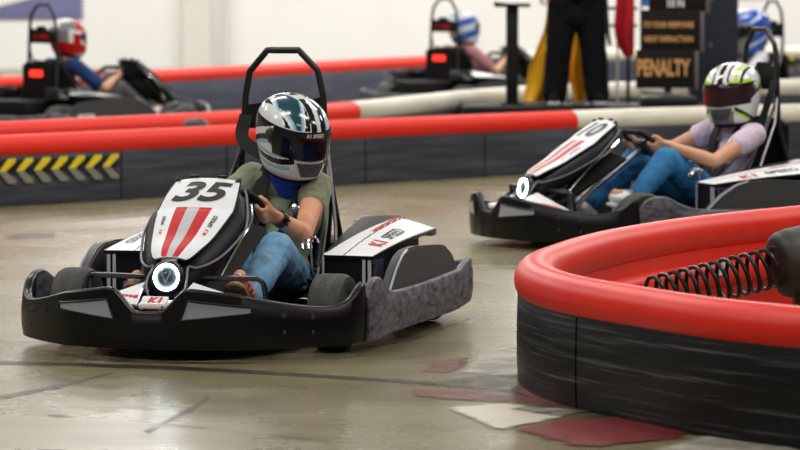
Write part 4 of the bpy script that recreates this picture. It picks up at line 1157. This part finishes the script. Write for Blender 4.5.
flag('yellow_flag', 'yellow flag hanging left of the marshal, wider at the bottom', 1.09, 26.38, .32, [(.80, -.03, .03), (.55, -.06, .05), (.38, -.12, .10), (.25, -.17, .12), (.12, -.19, .08), (.012, -.21, .0)], 'flag_yellow', 3)
flag('yellow_flag', 'narrow yellow flag showing between the legs of the marshal', 1.265, 26.40, .32, [(.75, -.02, .02), (.45, -.045, .045), (.25, -.07, .06), (.1, -.04, .065), (.012, -.02, .05)], 'flag_yellow', 3)
flag('red_flag', 'red flag hanging from rails left of penalty sign', 1.60, 26.29, .32, [(.90, -.06, .06), (.7, -.07, .06), (.55, -.08, .06), (.45, -.065, .06), (.37, -.03, .06), (.33, .0, .05)], 'flag_red', 2)
flag('blue_flag', 'blue flag corner beside the top of penalty sign', 1.76, 26.285, .32, [(.95, -.05, .05), (.8, -.05, .05), (.69, -.04, .04)], 'flag_blue', 2)

# ------------------------------------------------------------------ marshal standing on the platform
def marshal(x, y, z0):
    r = empty('person', (x, y, z0)); tag(r, 'marshal in black trousers and black jacket standing on platform, seen from waist down', 'person')
    bm = BM(); wh = head(bm, V((0, -.02, 1.52)), -PI/2, .05, .95)
    chain(bm, [(0, 0, 1.34), (0, -.01, 1.45)], [.055, .052]); ell(bm, (0, 0, 1.18), (.15, .1, .2)); ell(bm, (0, 0, .92), (.14, .1, .18))
    for s in (1, -1):
        chain(bm, [(0, 0, 1.32), (s*.17, 0, 1.29)], [.05, .05])
        el = V((s*.22, .02, 1.02)); wr = V((s*.12, -.17, .86)) if s > 0 else V((s*.23, -.04, .80))
        chain(bm, [(s*.17, 0, 1.29), el, wr], [.05, .038, .026])
        rim = wr+V((-.03*s if s > 0 else 0, -.05, -.05)) if s > 0 else wr+V((0, -.01, -.075))
        hand(bm, wr, rim, (1, 0, 0) if s > 0 else (0, 1, 0), wr-rim, (0, -1, 0) if s > 0 else (1, 0, 0), .98)
        chain(bm, [(s*.09, 0, .82), (s*.13, .01, .45), (s*.15, .03, .09)], [.085, .06, .036]); chain(bm, [(s*.15, .03, .05), (s*.165, -.12, .036)], [.026, .022])
    solid('body', bm, .008, M['skin_light'], r, smooth=4)
    for s in (1, -1):
        bm = BM(); ell(bm, wh(.084, s*.034, .008), (.011, .008, .009)); obj('eye', bm, M['eye'], r)
    bm = BM(); ell(bm, (0, .012, 1.575), (.082, .098, .085)); ell(bm, (0, .05, 1.53), (.075, .06, .09)); solid('hair', bm, .009, M['hair'], r, smooth=2, wrinkle=.004, wscale=40)
    bm = BM(); ell(bm, (0, 0, 1.18), (.172, .122, .21)); ell(bm, (0, 0, .95), (.178, .128, .22)); chain(bm, [(-.06, 0, .80), (.06, 0, .80)], [.125, .125])
    for s in (1, -1):
        el = V((s*.22, .02, 1.02)); wr = V((s*.12, -.17, .86)) if s > 0 else V((s*.23, -.04, .80))
        chain(bm, [(0, 0, 1.31), (s*.17, 0, 1.29), el, el.lerp(wr, .9)], [.06, .068, .055, .044])
    solid('jacket', bm, .009, M['black_cloth'], r, smooth=4, wrinkle=.008)
    bm = BM(); chain(bm, [(-.07, 0, .80), (.07, 0, .80)], [.125, .125]); chain(bm, [(-.06, 0, .62), (.06, 0, .62)], [.11, .11])
    for s in (1, -1):
        chain(bm, [(s*.085, 0, .72), (s*.118, 0, .42), (s*.138, .01, .2), (s*.150, .0, .075)], [.115, .094, .088, .085])
    solid('trousers', bm, .009, M['black_cloth'], r, smooth=4, wrinkle=.01, wscale=12)
    for s in (1, -1):
        bm = BM(); chain(bm, [(s*.145, .04, .048), (s*.155, -.07, .042), (s*.165, -.15, .034)], [.045, .042, .032]); sh = solid('shoe', bm, .006, M['black_cloth'], r, smooth=2)
        bm = BM(); R_ = Matrix.Rotation(s*.09, 3, 'Z'); box(bm, (s*.155, -.06, .011), (.085, .27, .022), R_, bev=.008); obj('sole', bm, M['stripe_grey'], sh)
    bm = BM(); tube(bm, spline([(.205, -.05, .80), (.215, -.06, .62), (.225, -.05, .5), (.235, -.06, .42), (.22, -.06, .5), (.2, -.05, .66)], 5), .012, 6); obj('lanyard', bm, M['belt'], r)
    return r
marshal(1.242, 26.12, .322)

# ------------------------------------------------------------------ lights: rows of ceiling lamps
SC.world = bpy.data.worlds.new('hall'); SC.world.use_nodes = True
bg = SC.world.node_tree.nodes['Background']; bg.inputs['Color'].default_value = (.95, .97, 1, 1); bg.inputs['Strength'].default_value = .15
def area(x, y, z, sx, sy, e, col=(1, .98, .95)):
    l = bpy.data.lights.new('ceiling_lamp', 'AREA'); l.shape = 'RECTANGLE'; l.size = sx; l.size_y = sy; l.energy = e; l.color = col
    o = bpy.data.objects.new('ceiling_lamp', l); o.location = (x, y, z); COL.objects.link(o); return o
LE = 125
for y in (5.5, 11.5, 17.5, 23.5, 29.5, 35.5, 41.5):
    for x in (-7, -2.2, 2.6, 7.4):
        area(x, y, 5.35, 2.6, .7, LE*(.7 if y < 6 else .88 if y < 12 else 1.05 if y < 30 else (1.5 if y < 40 else 2.6)))

# ------------------------------------------------------------------ camera
cam = bpy.data.cameras.new('camera'); co = bpy.data.objects.new('camera', cam); COL.objects.link(co)
cam.sensor_width = 36; cam.lens = 3700*36/800; cam.clip_end = 200; cam.clip_start = .1
co.location = (0, 0, 1.33); co.rotation_euler = (PI/2-math.atan(264/3700.), 0, 0)
cam.dof.use_dof = True; cam.dof.focus_distance = 12.85; cam.dof.aperture_fstop = 5.0
SC.camera = co
vs = SC.view_settings; vs.view_transform = 'Standard'; vs.look = 'None'; vs.gamma = 1; vs.use_curve_mapping = False; vs.exposure = 0.
